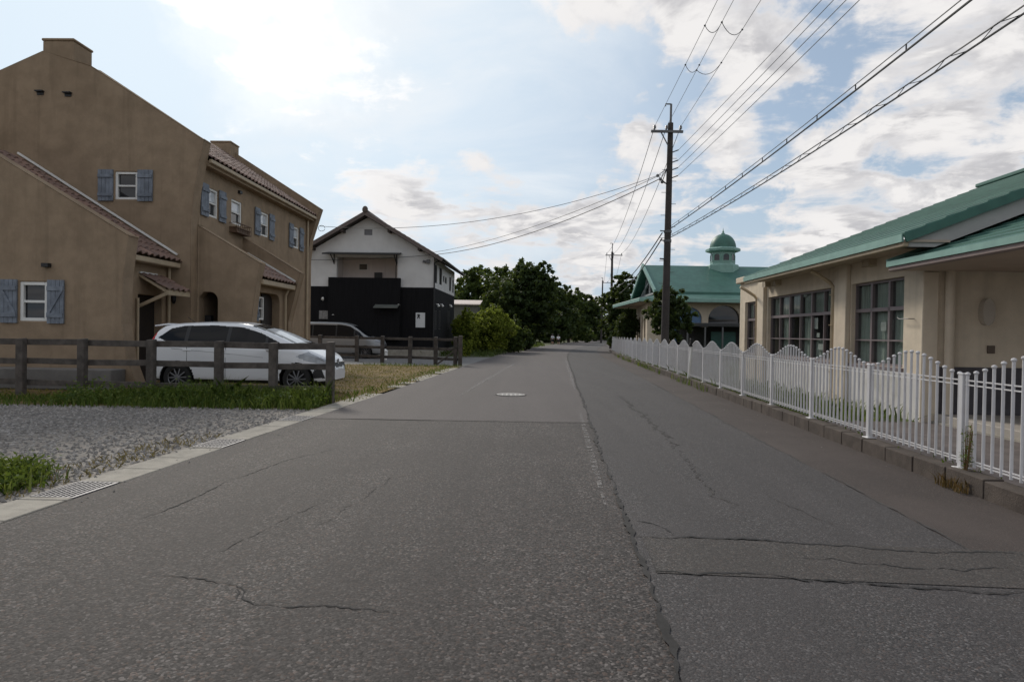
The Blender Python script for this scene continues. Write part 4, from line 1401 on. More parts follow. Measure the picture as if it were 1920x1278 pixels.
# black boarding, proud of the render
bw = MB()
bay0, bay1 = kq(618, 530)[0], kq(752, 530)[0]
sgn0, sgn1 = kq(780, 586), kq(797, 614)
wn0, wn1 = kq(698, 590), kq(743, 611)
bw.slab([(xl - .03, .35), (.03, .35), (.03, zbl), (bay1, zbl), (bay1, zbl + .05), (bay0, zbl + .05), (bay0, zbl), (xl - .03, zbl)],
        [rect(wn0[0], wn1[0], wn1[1], wn0[1])], S(0), -.03, -.002)
bw.build('black_cladding', BLACKW, bh)
side = MB()
dw = [(kx(a_, 600)[0], kx(b_, 600)[0], kx(a_, 617)[1], kx(a_, 582)[1]) for a_, b_ in ((814, 818.5), (822, 826), (838, 843))]
side.slab(rect(.0, Ly + .03, .35, zbl), [rect(*h) for h in dw], E(0), -.03, -.002)
side.build('black_cladding', BLACKW, bh)
for h in dw:
    mb = MB(); mb.pbox(E(0), h[0] + .01, h[1] - .01, h[2] + .01, h[3] - .01, -.02, -.003); mb.build('slit_window', mat('grey_slit_glass', (.03, .028, .028), .7, .1, 3, spec=.1), bh)
    mb = MB(); zz = h[3] + .32
    mb.tube([(.03, (h[0] + h[1]) / 2, zz + .1), (.14, (h[0] + h[1]) / 2, zz + .08), (.2, (h[0] + h[1]) / 2, zz - .06)], [.02, .06, .09], 8)
    mb.build('spot_lamp', WHITE, bh, smooth=True)
pl_ = MB(); pl_.box(xl - .05, .05, -.06, Ly + .05, -.1, .348); pl_.build('plinth', CONCRETE, bh, bevel=.02)
# balcony box and recess
mb = MB()
bz0, bz1 = kq(690, 545)[1], kq(690, 521)[1]
mb.box(bay0, bay1, -.28, -.032, .9, bz1)
mb.build('balcony', BLACKW, bh, bevel=.01)
mb = MB()
mb.box(rc0[0] - .1, rc1[0] + .1, 1.3, 1.4, zbalc - 1.0, rct + .1)
mb.box(rc0[0] - .1, rc0[0] - .002, .25, 1.3, zbalc - 1.0, rct + .1)
mb.box(rc1[0] + .002, rc1[0] + .1, .25, 1.3, zbalc - 1.0, rct + .1)
mb.build('balcony_recess', mat('pink_white_render', (.55, .485, .45), .9, .06, 1.5), bh)
def rk(px, py): p = KF.hy(px, py, 1.3); return p.x, p.z
a_, b_ = rk(673, 494), rk(690, 507)
mb = MB(); mb.pbox(S(1.3), a_[0], b_[0], b_[1], a_[1], -.04, -.002); f = mb.build('balcony_window', mat('white_sash', (.5, .47, .44), .5), bh)
mb = MB(); mb.pbox(S(1.3), a_[0] + .05, b_[0] - .05, b_[1] + .05, a_[1] - .05, -.05, -.041); mb.build('pane', GLASS, f)
a_, b_ = rk(703, 511), rk(717, 522)
mb = MB(); mb.pbox(S(1.2), a_[0], b_[0], b_[1] - .3, a_[1], -.05, .08); mb.build('balcony_cabinet', IRON, bh)
a_, b_ = rk(698, 488), rk(723, 540)
mb = MB(); mb.pbox(S(1.3), a_[0], b_[0], b_[1], a_[1], -.03, -.002); mb.build('balcony_door', mat('pale_pink_door', (.50, .43, .40), .6, .05, 2), bh)
# canopy over the balcony
cz = kq(690, 480)[1]
cx0, cx1 = kq(613, 477)[0], kq(753, 484)[0]
mb = MB()
mb.hexa([(cx0, -.95, cz - .02), (cx1, -.95, cz - .02), (cx1, -.02, cz + .14), (cx0, -.02, cz + .14), (cx0, -.95, cz + .06), (cx1, -.95, cz + .06), (cx1, -.02, cz + .22), (cx0, -.02, cz + .22)])
mb.build('canopy', IRON, bh, bevel=.01)
mb = MB()
for x in (cx0 + .45, cx1 - .3):
    mb.beam((x, -.02, cz - .42), (x, -.7, cz - .0), .05, .05)
    mb.beam((x, -.03, cz - .5), (x, -.03, cz + .12), .05, .05)
mb.tube([(cx1 - .18, -.5, cz), (cx1 - .2, -.3, cz - .4), (cx1 - .32, -.06, cz - .6), (cx1 - .32, -.06, zbalc)], .03, 6)
mb.build('canopy_bracket', IRON, bh)
# roof
ov = .65
sl_ = abs(sr)
pk = Vector((rdg[0], -ov, rdg[1] + .05))
for nm, dirx in (('roof', 1), ('roof_west', -1)):
    eave = Vector((rdg[0] + dirx * (abs(rdg[0]) + .62), -ov, 0))
    eave.z = pk.z - sl_ * (abs(rdg[0]) + .62)
    up = (pk - eave).normalized()
    tiles(nm, eave, (0, 1, 0), up, Ly + 2 * ov, (pk - eave).length, BTILE, bh, .30, .34, .04, 21)
    u = MB()
    a, b = eave + Vector((0, .03, -.03)), pk + Vector((0, .03, -.03))
    u.add([a + Vector((0, 0, -.12)), b + Vector((0, 0, -.12)), b + Vector((0, Ly + 2 * ov - .06, -.12)), a + Vector((0, Ly + 2 * ov - .06, -.12)), a, b, b + Vector((0, Ly + 2 * ov - .06, 0)), a + Vector((0, Ly + 2 * ov - .06, 0))],
          [(0, 1, 2, 3), (4, 7, 6, 5), (0, 4, 5, 1), (3, 2, 6, 7), (0, 3, 7, 4)])
    u.build('eave_board', mat('dark_brown_timber', (.05, .038, .032), .8, .2, 4), bh)
    u = MB(); u.beam(eave + Vector((0, -.03, -.08)), pk + Vector((0, -.03, -.08)), .05, .22); u.build('barge_board', mat('grey_brown_board', (.12, .095, .085), .8, .15, 4), bh)
    g = MB(); g.tube([eave + Vector((dirx * .04, .0, -.04)), eave + Vector((dirx * .04, Ly + 2 * ov, -.04))], .055, 8); g.build('gutter', IRON, bh, smooth=True)
mb = MB()
for k in range(int((Ly + 2 * ov) / .32)):
    y = -ov + k * .32
    mb.tube([pk + Vector((0, .32 * k, .05)), pk + Vector((0, .32 * k + .33, .05))], [.13, .115], 8)
mb.build('ridge_tiles', BTILE, bh, smooth=True)
set_rnd(bpy.context.scene.objects['ridge_tiles'], [random.random() for _ in bpy.context.scene.objects['ridge_tiles'].data.polygons])
mb = MB(); mb.ball(pk + Vector((0, -.02, .12)), .2, 10, (.9, .6, 1.1)); mb.build('ridge_end', mat('brown_clay', (.09, .07, .06), .8), bh, smooth=True)
mb = MB()
for s in (-1, 1):
    for d_ in (.35, .8):
        x = rdg[0] + s * abs(rdg[0]) * d_
        z = pk.z - sl_ * abs(rdg[0]) * d_
        mb = MB(); mb.box(x - .07, x + .07, -.62, -.003, z - .36, z - .17); mb.build('purlin', mat('dark_brown_timber', (.05, .038, .032)), bh)
mb = MB(); mb.tube([(.18, -.05, zwall - .25), (.05, -.05, zwall - .32), (.05, -.05, zbl), (.05, -.05, .35)], .045, 8); mb.tube([(.55, .1, zwall - .12), (.18, -.05, zwall - .25)], .04, 8)
mb.build('downpipe', IRON, bh, smooth=True)
# sign board with a small dark emblem, lamps, notice frames, small awning
mb = MB(); mb.pbox(S(0), sgn0[0], sgn1[0], sgn1[1], sgn0[1], -.09, -.035); so_ = mb.build('sign_board', mat('white_board', (.55, .56, .56), .5, .04, 2), bh, bevel=.008)
mb = MB(); cx_, cz_ = sgn0[0] + .18, sgn0[1] - .24
mb.slab([(cx_ - .09, cz_ - .12), (cx_ - .03, cz_ - .12), (cx_ - .01, cz_ - .02), (cx_ + .05, cz_ - .11), (cx_ + .10, cz_ - .10), (cx_ + .04, cz_ + .0), (cx_ + .09, cz_ + .06), (cx_ + .07, cz_ + .13), (cx_ - .06, cz_ + .15), (cx_ - .10, cz_ + .10), (cx_ - .05, cz_ + .08)], [], S(0), -.097, -.091)
mb.build('emblem', IRON, so_)
mb = MB(); mb.pbox(S(0), wn0[0] + .01, wn1[0] - .01, wn1[1] + .01, wn0[1] - .01, -.022, -.003); f = mb.build('window', mat('pale_window_frame', (.36, .34, .32), .5), bh)
def npane(x0, x1, z0, z1, c, nm):
    mb = MB(); mb.pbox(S(0), x0, x1, z0, z1, -.028, -.0225); mb.build('pane', mat(nm, c, .3, .5, 7), f)
xw_ = wn1[0] - wn0[0]
npane(wn0[0] + .06, wn0[0] + xw_ * .4, wn1[1] + .08, wn0[1] - .12, (.07, .066, .064), 'dim_glass')
npane(wn0[0] + xw_ * .43, wn0[0] + xw_ * .70, wn1[1] + .06, wn0[1] - .06, (.27, .25, .24), 'curtained_glass')
npane(wn0[0] + xw_ * .705, wn0[0] + xw_ * .78, wn1[1] + .012, wn0[1] - .012, (.01, .01, .01), 'black_post')
npane(wn0[0] + xw_ * .80, wn1[0] - .04, wn1[1] + .06, wn0[1] - .12, (.12, .11, .105), 'dim_glass_b')
aw0, aw1 = kq(706, 570), kq(750, 580)
mb = MB(); mb.hexa([(aw0[0], -.8, aw1[1] + .05), (aw1[0], -.8, aw1[1] + .05), (aw1[0], -.032, aw0[1] + .0), (aw0[0], -.032, aw0[1] + .0), (aw0[0], -.8, aw1[1] + .10), (aw1[0], -.8, aw1[1] + .10), (aw1[0], -.032, aw0[1] + .06), (aw0[0], -.032, aw0[1] + .06)])
mb.build('awning', mat('grey_green_sheet', (.12, .13, .12), .4, .15, 3), bh)
a_, b_ = kq(599, 582), kq(622, 598)
mb = MB(); mb.pbox(S(0), a_[0], b_[0], b_[1], a_[1], -.07, -.032); nb = mb.build('notice_board', mat('grey_board', (.20, .195, .19), .5, .35, 6), bh)
for (px, py) in ((607, 560), (749, 571), (627, 590)):
    c = kq(px, py)
    mb = MB(); mb.tube([(c[0], -.03, c[1] + .06), (c[0], -.16, c[1] + .05), (c[0], -.24, c[1] - .05)], [.02, .06, .09], 8); mb.build('spot_lamp', WHITE, bh, smooth=True)
mb = MB(); c = kq(803, 490); mb.box(c[0] - .09, c[0] + .09, -.18, -.003, c[1] - .12, c[1] + .10); mb.tube([(c[0] - .3, -.12, c[1]), (c[0] - .1, -.12, c[1] - .05)], .07, 8); mb.build('cable_bracket', STEEL, bh)
# small pale-roofed shed behind the bush
sp = at(880, 600, 56)
sd_ = empty('shed', (sp.x - 1.5, 56, 0), 0, 'small shed with a pale flat roof between the black house and the yellow-green bush', 'shed')
mb = MB(); mb.box(-2.2, 2.2, 0, 4, -.1, at(880, 570, 56).z - .1); mb.build('wall', mat('grey_tin', (.10, .10, .085), .6, .1, 3), sd_)
mb = MB(); mb.hexa([(-2.4, -.3, at(880, 570, 56).z - .08), (2.4, -.3, at(880, 570, 56).z - .08), (2.4, 4.2, at(880, 560, 56).z), (-2.4, 4.2, at(880, 560, 56).z), (-2.4, -.3, at(880, 570, 56).z), (2.4, -.3, at(880, 570, 56).z), (2.4, 4.2, at(880, 559, 56).z + .05), (-2.4, 4.2, at(880, 559, 56).z + .05)])
mb.build('roof', mat('pale_sheet_roof', (.5, .42, .38), .6, .08, 2), sd_)

# =================================================================== WOODEN FENCES
FY = 13.1
def wfence(name, pts, tops, rails, lab, pw=.13, taper=False):
    o = empty(name, (pts[-1][0], pts[-1][1], 0), 0, lab, 'fence')
    l = lambda p, z: Vector((p[0] - pts[-1][0], p[1] - pts[-1][1], z))
    for p, t in zip(pts, tops):
        m = MB(); c = l(p, 0)
        q = pw / 2
        m.hexa([(c.x - q, c.y - q, -.1), (c.x + q, c.y - q, -.1), (c.x + q, c.y + q, -.1), (c.x - q, c.y + q, -.1), (c.x - q, c.y - q, t - .02), (c.x + q, c.y - q, t - .01), (c.x + q, c.y + q, t), (c.x - q, c.y + q, t - .01)])
        m.build('post', DARKWOOD, o, bevel=.012)
    for (z0, z1) in rails:
        for i in range(len(pts) - 1):
            a, b = l(pts[i], (z0 + z1) / 2), l(pts[i + 1], (z0 + z1) / 2)
            off = Vector((0, .055 + pw / 2 - .03, 0))
            m = MB()
            j = random.uniform(-.012, .012)
            m.beam(a + off + Vector((0, 0, j)), b + off + Vector((0, 0, random.uniform(-.012, .012))), .04, z1 - z0)
            m.build('rail', DARKWOOD, o, bevel=.006)
    return o
pA = []
for px in (-180, -70, 40, 155, 284, 411, 513, 620):
    yy = FY + (620 - px) * .0012
    p = at(px, 640, yy)
    pA.append((p.x, yy))
wfence('wooden_fence', pA, [1.19 + random.uniform(-.02, .02) for _ in pA], [(1.035, 1.16), (.635, .755), (.195, .315)], 'dark three-rail wooden fence in front of the white hatchback', .15)
pB = []
for px, yy in ((540, 33.0), (600, 32.2), (669, 31.4), (717, 30.8), (769, 30.1), (817, 29.5), (854, 28.95), (863, 28.75)):
    p = at(px, 660, yy)
    pB.append((p.x, yy))
wfence('wooden_fence', pB, [1.22] * 6 + [1.25, 1.30], [(1.05, 1.16), (.62, .74), (.2, .32)], 'weathered wooden rail fence at the far edge of the dry lawn, before the black house', .17)
mb = MB()
p0 = Vector((pB[5][0] + .1, pB[5][1] - .25, 0))
br_ = empty('timber_prop', p0, 0, 'loose slanted timber leaning against the end of the far wooden fence', 'timber')
mb.beam((0, 0, .02), (.75, .12, .62), .07, .07); mb.build('plank', DARKWOOD, br_)

# =================================================================== CARS
def pchip(xs, ys_):
    xs, ys_ = np.array(xs, float), np.array(ys_, float)
    def f(x):
        x = np.clip(x, xs[0], xs[-1])
        i = np.clip(np.searchsorted(xs, x) - 1, 0, len(xs) - 2)
        h = np.diff(xs); d = np.diff(ys_) / h
        m = np.zeros(len(xs))
        m[0], m[-1] = d[0], d[-1]
        for k in range(1, len(xs) - 1):
            if d[k - 1] * d[k] > 0:
                w1, w2 = 2 * h[k] + h[k - 1], h[k] + 2 * h[k - 1]
                m[k] = (w1 + w2) / (w1 / d[k - 1] + w2 / d[k])
        t = (x - xs[i]) / h[i]
        return (2 * t**3 - 3 * t**2 + 1) * ys_[i] + (t**3 - 2 * t**2 + t) * h[i] * m[i] + (-2 * t**3 + 3 * t**2) * ys_[i + 1] + (t**3 - t**2) * h[i] * m[i + 1]
    return f
CARWHITE = mat('white_car_paint', (.70, .705, .72), .28, .01, 1, spec=.5, coat=.6)
CARGLASS = mat('tinted_car_glass', (.008, .009, .011), .06, .05, 2, spec=.18)
CARBLACK = mat('black_plastic', (.018, .018, .019), .5, .1, 8)
RUBBER = mat('tyre_rubber', (.018, .018, .018), .85, .15, 12)
RIM = mat('alloy_rim', (.20, .20, .21), .4, .08, 6, metal=.7)
HEADL = mat('headlamp_glass', (.36, .38, .41), .1, .2, 3, spec=.7)
TAILL = mat('red_lamp', (.42, .015, .018), .2, .15, 6)
SILVERC = mat('silver_car_paint', (.27, .275, .28), .3, .02, 1, metal=.3, coat=.5)
def inpoly(px, pz, poly):
    c = False
    n = len(poly)
    for i in range(n):
        x0, z0 = poly[i]; x1, z1 = poly[(i + 1) % n]
        if (z0 > pz) != (z1 > pz) and px < (x1 - x0) * (pz - z0) / (z1 - z0) + x0:
            c = not c
    return c
def make_car(root, top, bot, plan, belt, roofw, wheels, wr, sidewin, pillars, screen, rear, headl, tail, lower, grille, paint, fog=None, L2=2.0, nx=190, plate=True):
    """loft of cross-sections along x (front = +x); regions are cut out of the same surface as parts"""
    xs = np.concatenate([np.linspace(-L2, -L2 + .25, 24), np.linspace(-L2 + .26, L2 - .26, nx), np.linspace(L2 - .25, L2, 24)])
    ring = []
    NS = [4, 5, 26, 24, 8, 14]
    verts, par = [], []
    for x in xs:
        zt, zb, W = float(top(x)), float(bot(x)), float(plan(x))
        zbelt = min(float(belt(x)), zt - .05)
        g = max(0.0, zt - zbelt)
        Wr = W - (W - roofw) * min(1, g / .5) if g > .08 else W - .03
        rr = .07
        pts = [(0, zb), (W * .86, zb), (W * .985, zb + .10), (W, (zb + zbelt) / 2 + .06), (W - .012, zbelt), (Wr + .02, zt - rr), (Wr - .10, zt - .008), (0, zt + .022)]
        cs = []
        for k in range(len(pts) - 1):
            n = [4, 5, 14, 14, 26, 8, 14][k]
            p0, p1, p2, p3 = pts[max(0, k - 1)], pts[k], pts[k + 1], pts[min(len(pts) - 1, k + 2)]
            for i in range(n):
                t = i / n
                if k in (0,):
                    q = (p1[0] + (p2[0] - p1[0]) * t, p1[1] + (p2[1] - p1[1]) * t)
                else:
                    t1 = ((p2[0] - p0[0]) * .35, (p2[1] - p0[1]) * .35); t2 = ((p3[0] - p1[0]) * .35, (p3[1] - p1[1]) * .35)
                    ln = math.hypot(p2[0] - p1[0], p2[1] - p1[1])
                    def lim(v):
                        l_ = math.hypot(*v)
                        return (v[0] / l_ * min(l_, ln), v[1] / l_ * min(l_, ln)) if l_ > 1e-9 else v
                    t1, t2 = lim(t1), lim(t2)
                    h0, h1, h2, h3 = 2 * t**3 - 3 * t**2 + 1, t**3 - 2 * t**2 + t, -2 * t**3 + 3 * t**2, t**3 - t**2
                    q = tuple(h0 * p1[j] + h1 * t1[j] + h2 * p2[j] + h3 * t2[j] for j in (0, 1))
                cs.append(q)
        cs.append(pts[-1])
        full = [(-a, b) for a, b in cs] + [(a, b) for a, b in reversed(cs[:-1])]
        verts.append([(x, a, b) for a, b in full])
    nr, nc = len(verts), len(verts[0])
    parts = {}
    def region(c):
        x, y, z = c
        for wx in wheels:
            if math.hypot(x - wx, z - wr) < wr + .055 and abs(y) > float(plan(x)) - .28:
                return None
        zt = float(top(x))
        for poly in sidewin:
            if inpoly(x, z, poly) and abs(y) > roofw * .72 and z < zt - .05:
                for ip, pa in enumerate(pillars):
                    if abs(x - pa) < .035:
                        return 'window_pillar%d%s' % (ip, '_r' if y < 0 else '_l')
                return ('side_window_r' if y < 0 else 'side_window_l')
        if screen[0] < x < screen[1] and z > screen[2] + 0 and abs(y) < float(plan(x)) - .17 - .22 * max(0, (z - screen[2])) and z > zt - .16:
            return 'pale_screen_panel' if screen[0] + .26 < x < screen[1] - .20 and abs(y) < .47 and paint is CARWHITE else 'windscreen'  # middle of the white car's windscreen gets a plain pale glossy colour
        if rear[0] < x < rear[1] and z > rear[2] and z < rear[3] and abs(y) < roofw - .06:
            return 'rear_window'
        for poly, ymin in headl:
            if inpoly(x, z, poly) and abs(y) > ymin:
                return 'headlight_r' if y < 0 else 'headlight_l'
        for poly, ymin in tail:
            if inpoly(x, z, poly) and abs(y) > ymin:
                return 'taillight_r' if y < 0 else 'taillight_l'
        for poly, ymin, ymax in grille:
            if inpoly(x, z, poly) and ymin <= abs(y) <= ymax:
                return 'grille'
        if z < lower:
            return 'lower_trim'
        return 'body'
    for i in range(nr - 1):
        for j in range(nc):
            j2 = (j + 1) % nc
            q = [verts[i][j], verts[i + 1][j], verts[i + 1][j2], verts[i][j2]]
            c = [sum(p[k] for p in q) / 4 for k in range(3)]
            r = region(c)
            if r:
                parts.setdefault(r, []).append((i * nc + j, (i + 1) * nc + j, (i + 1) * nc + j2, i * nc + j2))
    parts.setdefault('body', []).append(tuple(reversed(range(nc))))
    parts['body'].append(tuple((nr - 1) * nc + k for k in range(nc)))
    flat = [p for row in verts for p in row]
    MT = {'body': paint, 'side_window_r': CARGLASS, 'side_window_l': CARGLASS,  'windscreen': CARGLASS, 'rear_window': CARGLASS, 'pale_screen_panel': PALEGLOSS, 'headlight_r': HEADL, 'headlight_l': HEADL, 'taillight_r': TAILL, 'taillight_l': TAILL, 'lower_trim': CARBLACK, 'grille': CARBLACK}
    for r, fs in parts.items():
        used = sorted({i for f in fs for i in f})
        mp = {u_: k for k, u_ in enumerate(used)}
        mb = MB(); mb.v = [flat[u_] for u_ in used]; mb.f = [tuple(mp[i] for i in f) for f in fs]
        nm = r[:-2] if r[-2:] in ('_r', '_l') else r
        nm = 'window_pillar' if nm.startswith('window_pillar') else nm
        ob = mb.build(nm, MT.get(r, CARBLACK), root, smooth=True)
        if r in ('side_window', 'windscreen'):
            pass
    # wheels with arches
    for wx in wheels:
        for s in (-1, 1):
            W = float(plan(wx))
            y0 = s * (W - .20)
            w_ = empty('wheel', (wx, 0, wr)); w_.parent = root
            mb = MB()
            prof = [(wr * .66, -.09), (wr * .93, -.095), (wr, -.06), (wr, .06), (wr * .93, .095), (wr * .66, .09)]
            b0 = 32
            rows = []
            for (r_, yy) in prof:
                rows.append([(r_ * math.cos(2 * math.pi * k / b0), s * (W - .115) + yy, r_ * math.sin(2 * math.pi * k / b0)) for k in range(b0 + 1)])
            mb.grid(rows); mb.build('tyre', RUBBER, w_, smooth=True)
            mb = MB()
            yo = s * (W - .045)
            for k in range(10):
                t = 2 * math.pi * k / 10
                mb.beam((.03 * math.cos(t), yo + s * .0, .03 * math.sin(t)), (wr * .68 * math.cos(t + .05), yo - s * .008, wr * .68 * math.sin(t + .05)), .022, .026, up=(0, 1, 0))
            rows = [[(r_ * math.cos(2 * math.pi * k / 28), yo + s * yy, r_ * math.sin(2 * math.pi * k / 28)) for k in range(29)] for r_, yy in ((wr * .63, -.01), (wr * .69, .0), (wr * .70, -.05))]
            mb.grid(rows)
            mb.ball((0, yo - s * .01, 0), .045, 8, (1, .4, 1))
            mb.build('rim', RIM, w_)
            mb = MB()
            mb.lathe([(wr * .64, -.01), (wr * .64, .01)], (0, 0, 0), 20)
            mb.v = [(x, s * (W - .12) + z, y) for x, y, z in mb.v]
            mb.build('brake_disc', CARBLACK, w_)
    for wx in wheels:
        for s in (-1, 1):
            mb = MB()
            W = float(plan(wx))
            rows = [[((wr + .06) * math.cos(t) + wx, s * yy, (wr + .06) * math.sin(t) + wr) for t in np.linspace(-.5, math.pi + .5, 18)] for yy in (W - .29, W - .01)]
            mb.grid(rows)
            mb.slab([((wr + .06) * math.cos(t) + wx, max(.15, (wr + .06) * math.sin(t) + wr)) for t in np.linspace(-.5, math.pi + .5, 18)], [], lambda u, v, w: (u, s * (W - .29) - s * w, v), 0, .01)
            mb.build('wheel_arch', CARBLACK, root)

car = empty('hatchback_car', (0, 0, 0), 0, 'white five-door hatchback with tinted windows parked behind the wooden fence', 'car')
L2 = 1.99
top = pchip([-1.99, -1.95, -1.86, -1.74, -1.55, -1.2, -.6, -.1, .22, .6, 1.0, 1.38, 1.62, 1.80, 1.90, 1.96, 1.99], [.60, .90, 1.04, 1.30, 1.44, 1.49, 1.515, 1.51, 1.475, 1.35, 1.18, 1.00, .905, .81, .72, .60, .50])
bot = pchip([-1.99, -1.9, -1.6, 1.5, 1.85, 1.99], [.36, .30, .22, .20, .22, .28])
plan = pchip([-1.99, -1.93, -1.7, -1.2, 0, 1.2, 1.6, 1.82, 1.93, 1.99], [.60, .73, .82, .845, .8475, .845, .80, .70, .58, .42])
belt = pchip([-1.99, -1.5, -.5, .7, 1.1, 1.99], [1.08, 1.065, 1.01, .945, .91, .66])
swin = [[(-1.66, 1.16), (-1.45, 1.07), (-.6, 1.02), (.55, .965), (1.06, .96), (.90, 1.10), (.50, 1.29), (.1, 1.405), (-.5, 1.445), (-1.15, 1.425), (-1.42, 1.36)]]
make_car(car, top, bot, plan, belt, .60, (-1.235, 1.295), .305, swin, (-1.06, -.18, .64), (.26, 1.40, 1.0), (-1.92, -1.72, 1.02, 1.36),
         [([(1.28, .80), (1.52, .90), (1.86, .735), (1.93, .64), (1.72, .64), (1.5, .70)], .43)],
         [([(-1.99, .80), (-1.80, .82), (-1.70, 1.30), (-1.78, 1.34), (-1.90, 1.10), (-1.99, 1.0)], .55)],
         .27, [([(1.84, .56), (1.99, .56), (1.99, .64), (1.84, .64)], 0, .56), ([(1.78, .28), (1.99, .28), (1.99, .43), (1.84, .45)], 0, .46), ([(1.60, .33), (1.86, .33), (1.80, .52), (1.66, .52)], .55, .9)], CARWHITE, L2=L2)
# mirrors, handles, plate, door lines, wiper cowl, visor, antenna
for s in (-1, 1):
    mb = MB(); mb.ball((.76, s * .95, .955), .10, 10, (.7, 1.0, .68)); mb.beam((.78, s * .80, .94), (.76, s * .92, .94), .06, .04); mb.build('wing_mirror', CARBLACK if False else CARWHITE, car, smooth=True)
    for hx_ in (-.28, -1.02):
        mb = MB(); W = .852; mb.box(hx_ - .09, hx_ + .09, s * W - .012, s * W + .014, .885, .915); mb.build('door_handle', CARWHITE, car, bevel=.008)
    ln = MB()
    for x, z0, z1 in ((.72, .32, .93), (-.20, .30, .98), (-1.02, .62, 1.02)):
        ln.box(x - .004, x + .004, s * .846 - .004, s * .846 + .004, z0, z1)
    ln.build('door_gap', CARBLACK, car)
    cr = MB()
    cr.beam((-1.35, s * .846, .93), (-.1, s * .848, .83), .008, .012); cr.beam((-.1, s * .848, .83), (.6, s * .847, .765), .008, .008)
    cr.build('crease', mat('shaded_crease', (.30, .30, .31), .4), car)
mb = MB(); mb.box(1.965, 1.985, -.17, .17, .44, .55); mb.build('number_plate', WHITE, car)
mb = MB(); mb.box(1.93, 1.965, -.52, .52, .645, .665); mb.ball((1.945, 0, .70), .055, 8, (.3, 1, .8)); mb.build('chrome_bar', RIM, car)
mb = MB(); mb.box(.40, .98, -.50, .50, 1.085, 1.09); 
mb = MB(); mb.tube([(-1.25, 0, 1.50), (-1.42, 0, 1.62)], .006, 5); mb.build('antenna', CARBLACK, car)
mb = MB(); mb.hexa([(-1.86, -.56, 1.395), (-1.55, -.58, 1.44), (-1.55, .58, 1.44), (-1.86, .56, 1.395), (-1.87, -.56, 1.425), (-1.55, -.58, 1.475), (-1.55, .58, 1.475), (-1.87, .56, 1.425)]); mb.build('spoiler', CARWHITE, car, bevel=.01)
# place: front wheel hub at px 547, rear at px 328 on the near side
cy = 14.40
rwx = at(328, 704, cy).x; fwx = at(548, 704, cy).x
sc_ = (fwx - rwx) / 2.53
car.location = ((rwx + fwx) / 2 - .03 * sc_, cy + .85, .05)
car.rotation_euler = (0, 0, R(-1.5))
car.scale = (sc_ * 1.03, sc_, sc_)
car.location.x += .07

van = empty('minivan_car', (0, 0, 0), 0, 'silver minivan parked before the black house behind the far wooden fence', 'car')
top = pchip([-2.35, -2.3, -2.2, -2.0, -1.0, 0.0, .5, .9, 1.5, 1.75, 2.1, 2.28, 2.35], [.7, 1.2, 1.7, 1.84, 1.88, 1.87, 1.80, 1.62, 1.20, 1.10, 1.0, .84, .58])
bot = pchip([-2.35, -2.2, 2.2, 2.35], [.36, .24, .22, .32])
plan = pchip([-2.35, -2.28, -2.0, -1.2, 0, 1.4, 1.9, 2.2, 2.35], [.66, .78, .84, .85, .85, .845, .80, .68, .45])
belt = pchip([-2.35, 0, 1.2, 2.35], [1.06, 1.02, 1.0, .78])
make_car(van, top, bot, plan, belt, .64, (-1.4, 1.45), .32, [[(-2.15, 1.12), (-.5, 1.08), (1.42, 1.06), (1.1, 1.38), (.62, 1.66), (.1, 1.74), (-2.05, 1.72)]], (-1.3, -.1, .85), (.75, 1.62, 1.15), (-2.33, -2.1, 1.1, 1.6),
         [([(1.75, .86), (2.0, 1.0), (2.28, .82), (2.3, .72), (1.95, .74)], .40)], [([(-2.35, .9), (-2.15, .9), (-2.1, 1.6), (-2.3, 1.5)], .6)], .28,
         [([(2.22, .42), (2.35, .42), (2.35, .58), (2.22, .58)], 0, .5), ([(2.28, .6), (2.35, .6), (2.35, .76), (2.28, .76)], 0, .5)], SILVERC, L2=2.35, nx=120)
for s in (-1, 1):
    mb = MB(); mb.ball((1.05, s * .95, 1.08), .11, 8, (.7, 1, .8)); mb.build('wing_mirror', SILVERC, van, smooth=True)
vp_ = at(718, 660, 34.9)
van.location = (vp_.x - 2.35, 35.6, -.01)

# parked objects on the lot
b0 = at(722, 655, 33.6)
pot = empty('garden_lamp', (b0.x, 33.6, -.01), 0, 'small pale lantern on the ground by the silver minivan', 'lantern')
mb = MB(); mb.lathe([(.10, 0), (.10, .05), (.07, .08), (.13, .12), (.13, .42), (.16, .45), (.03, .55)], n=10); mb.build('body', WHITE, pot)

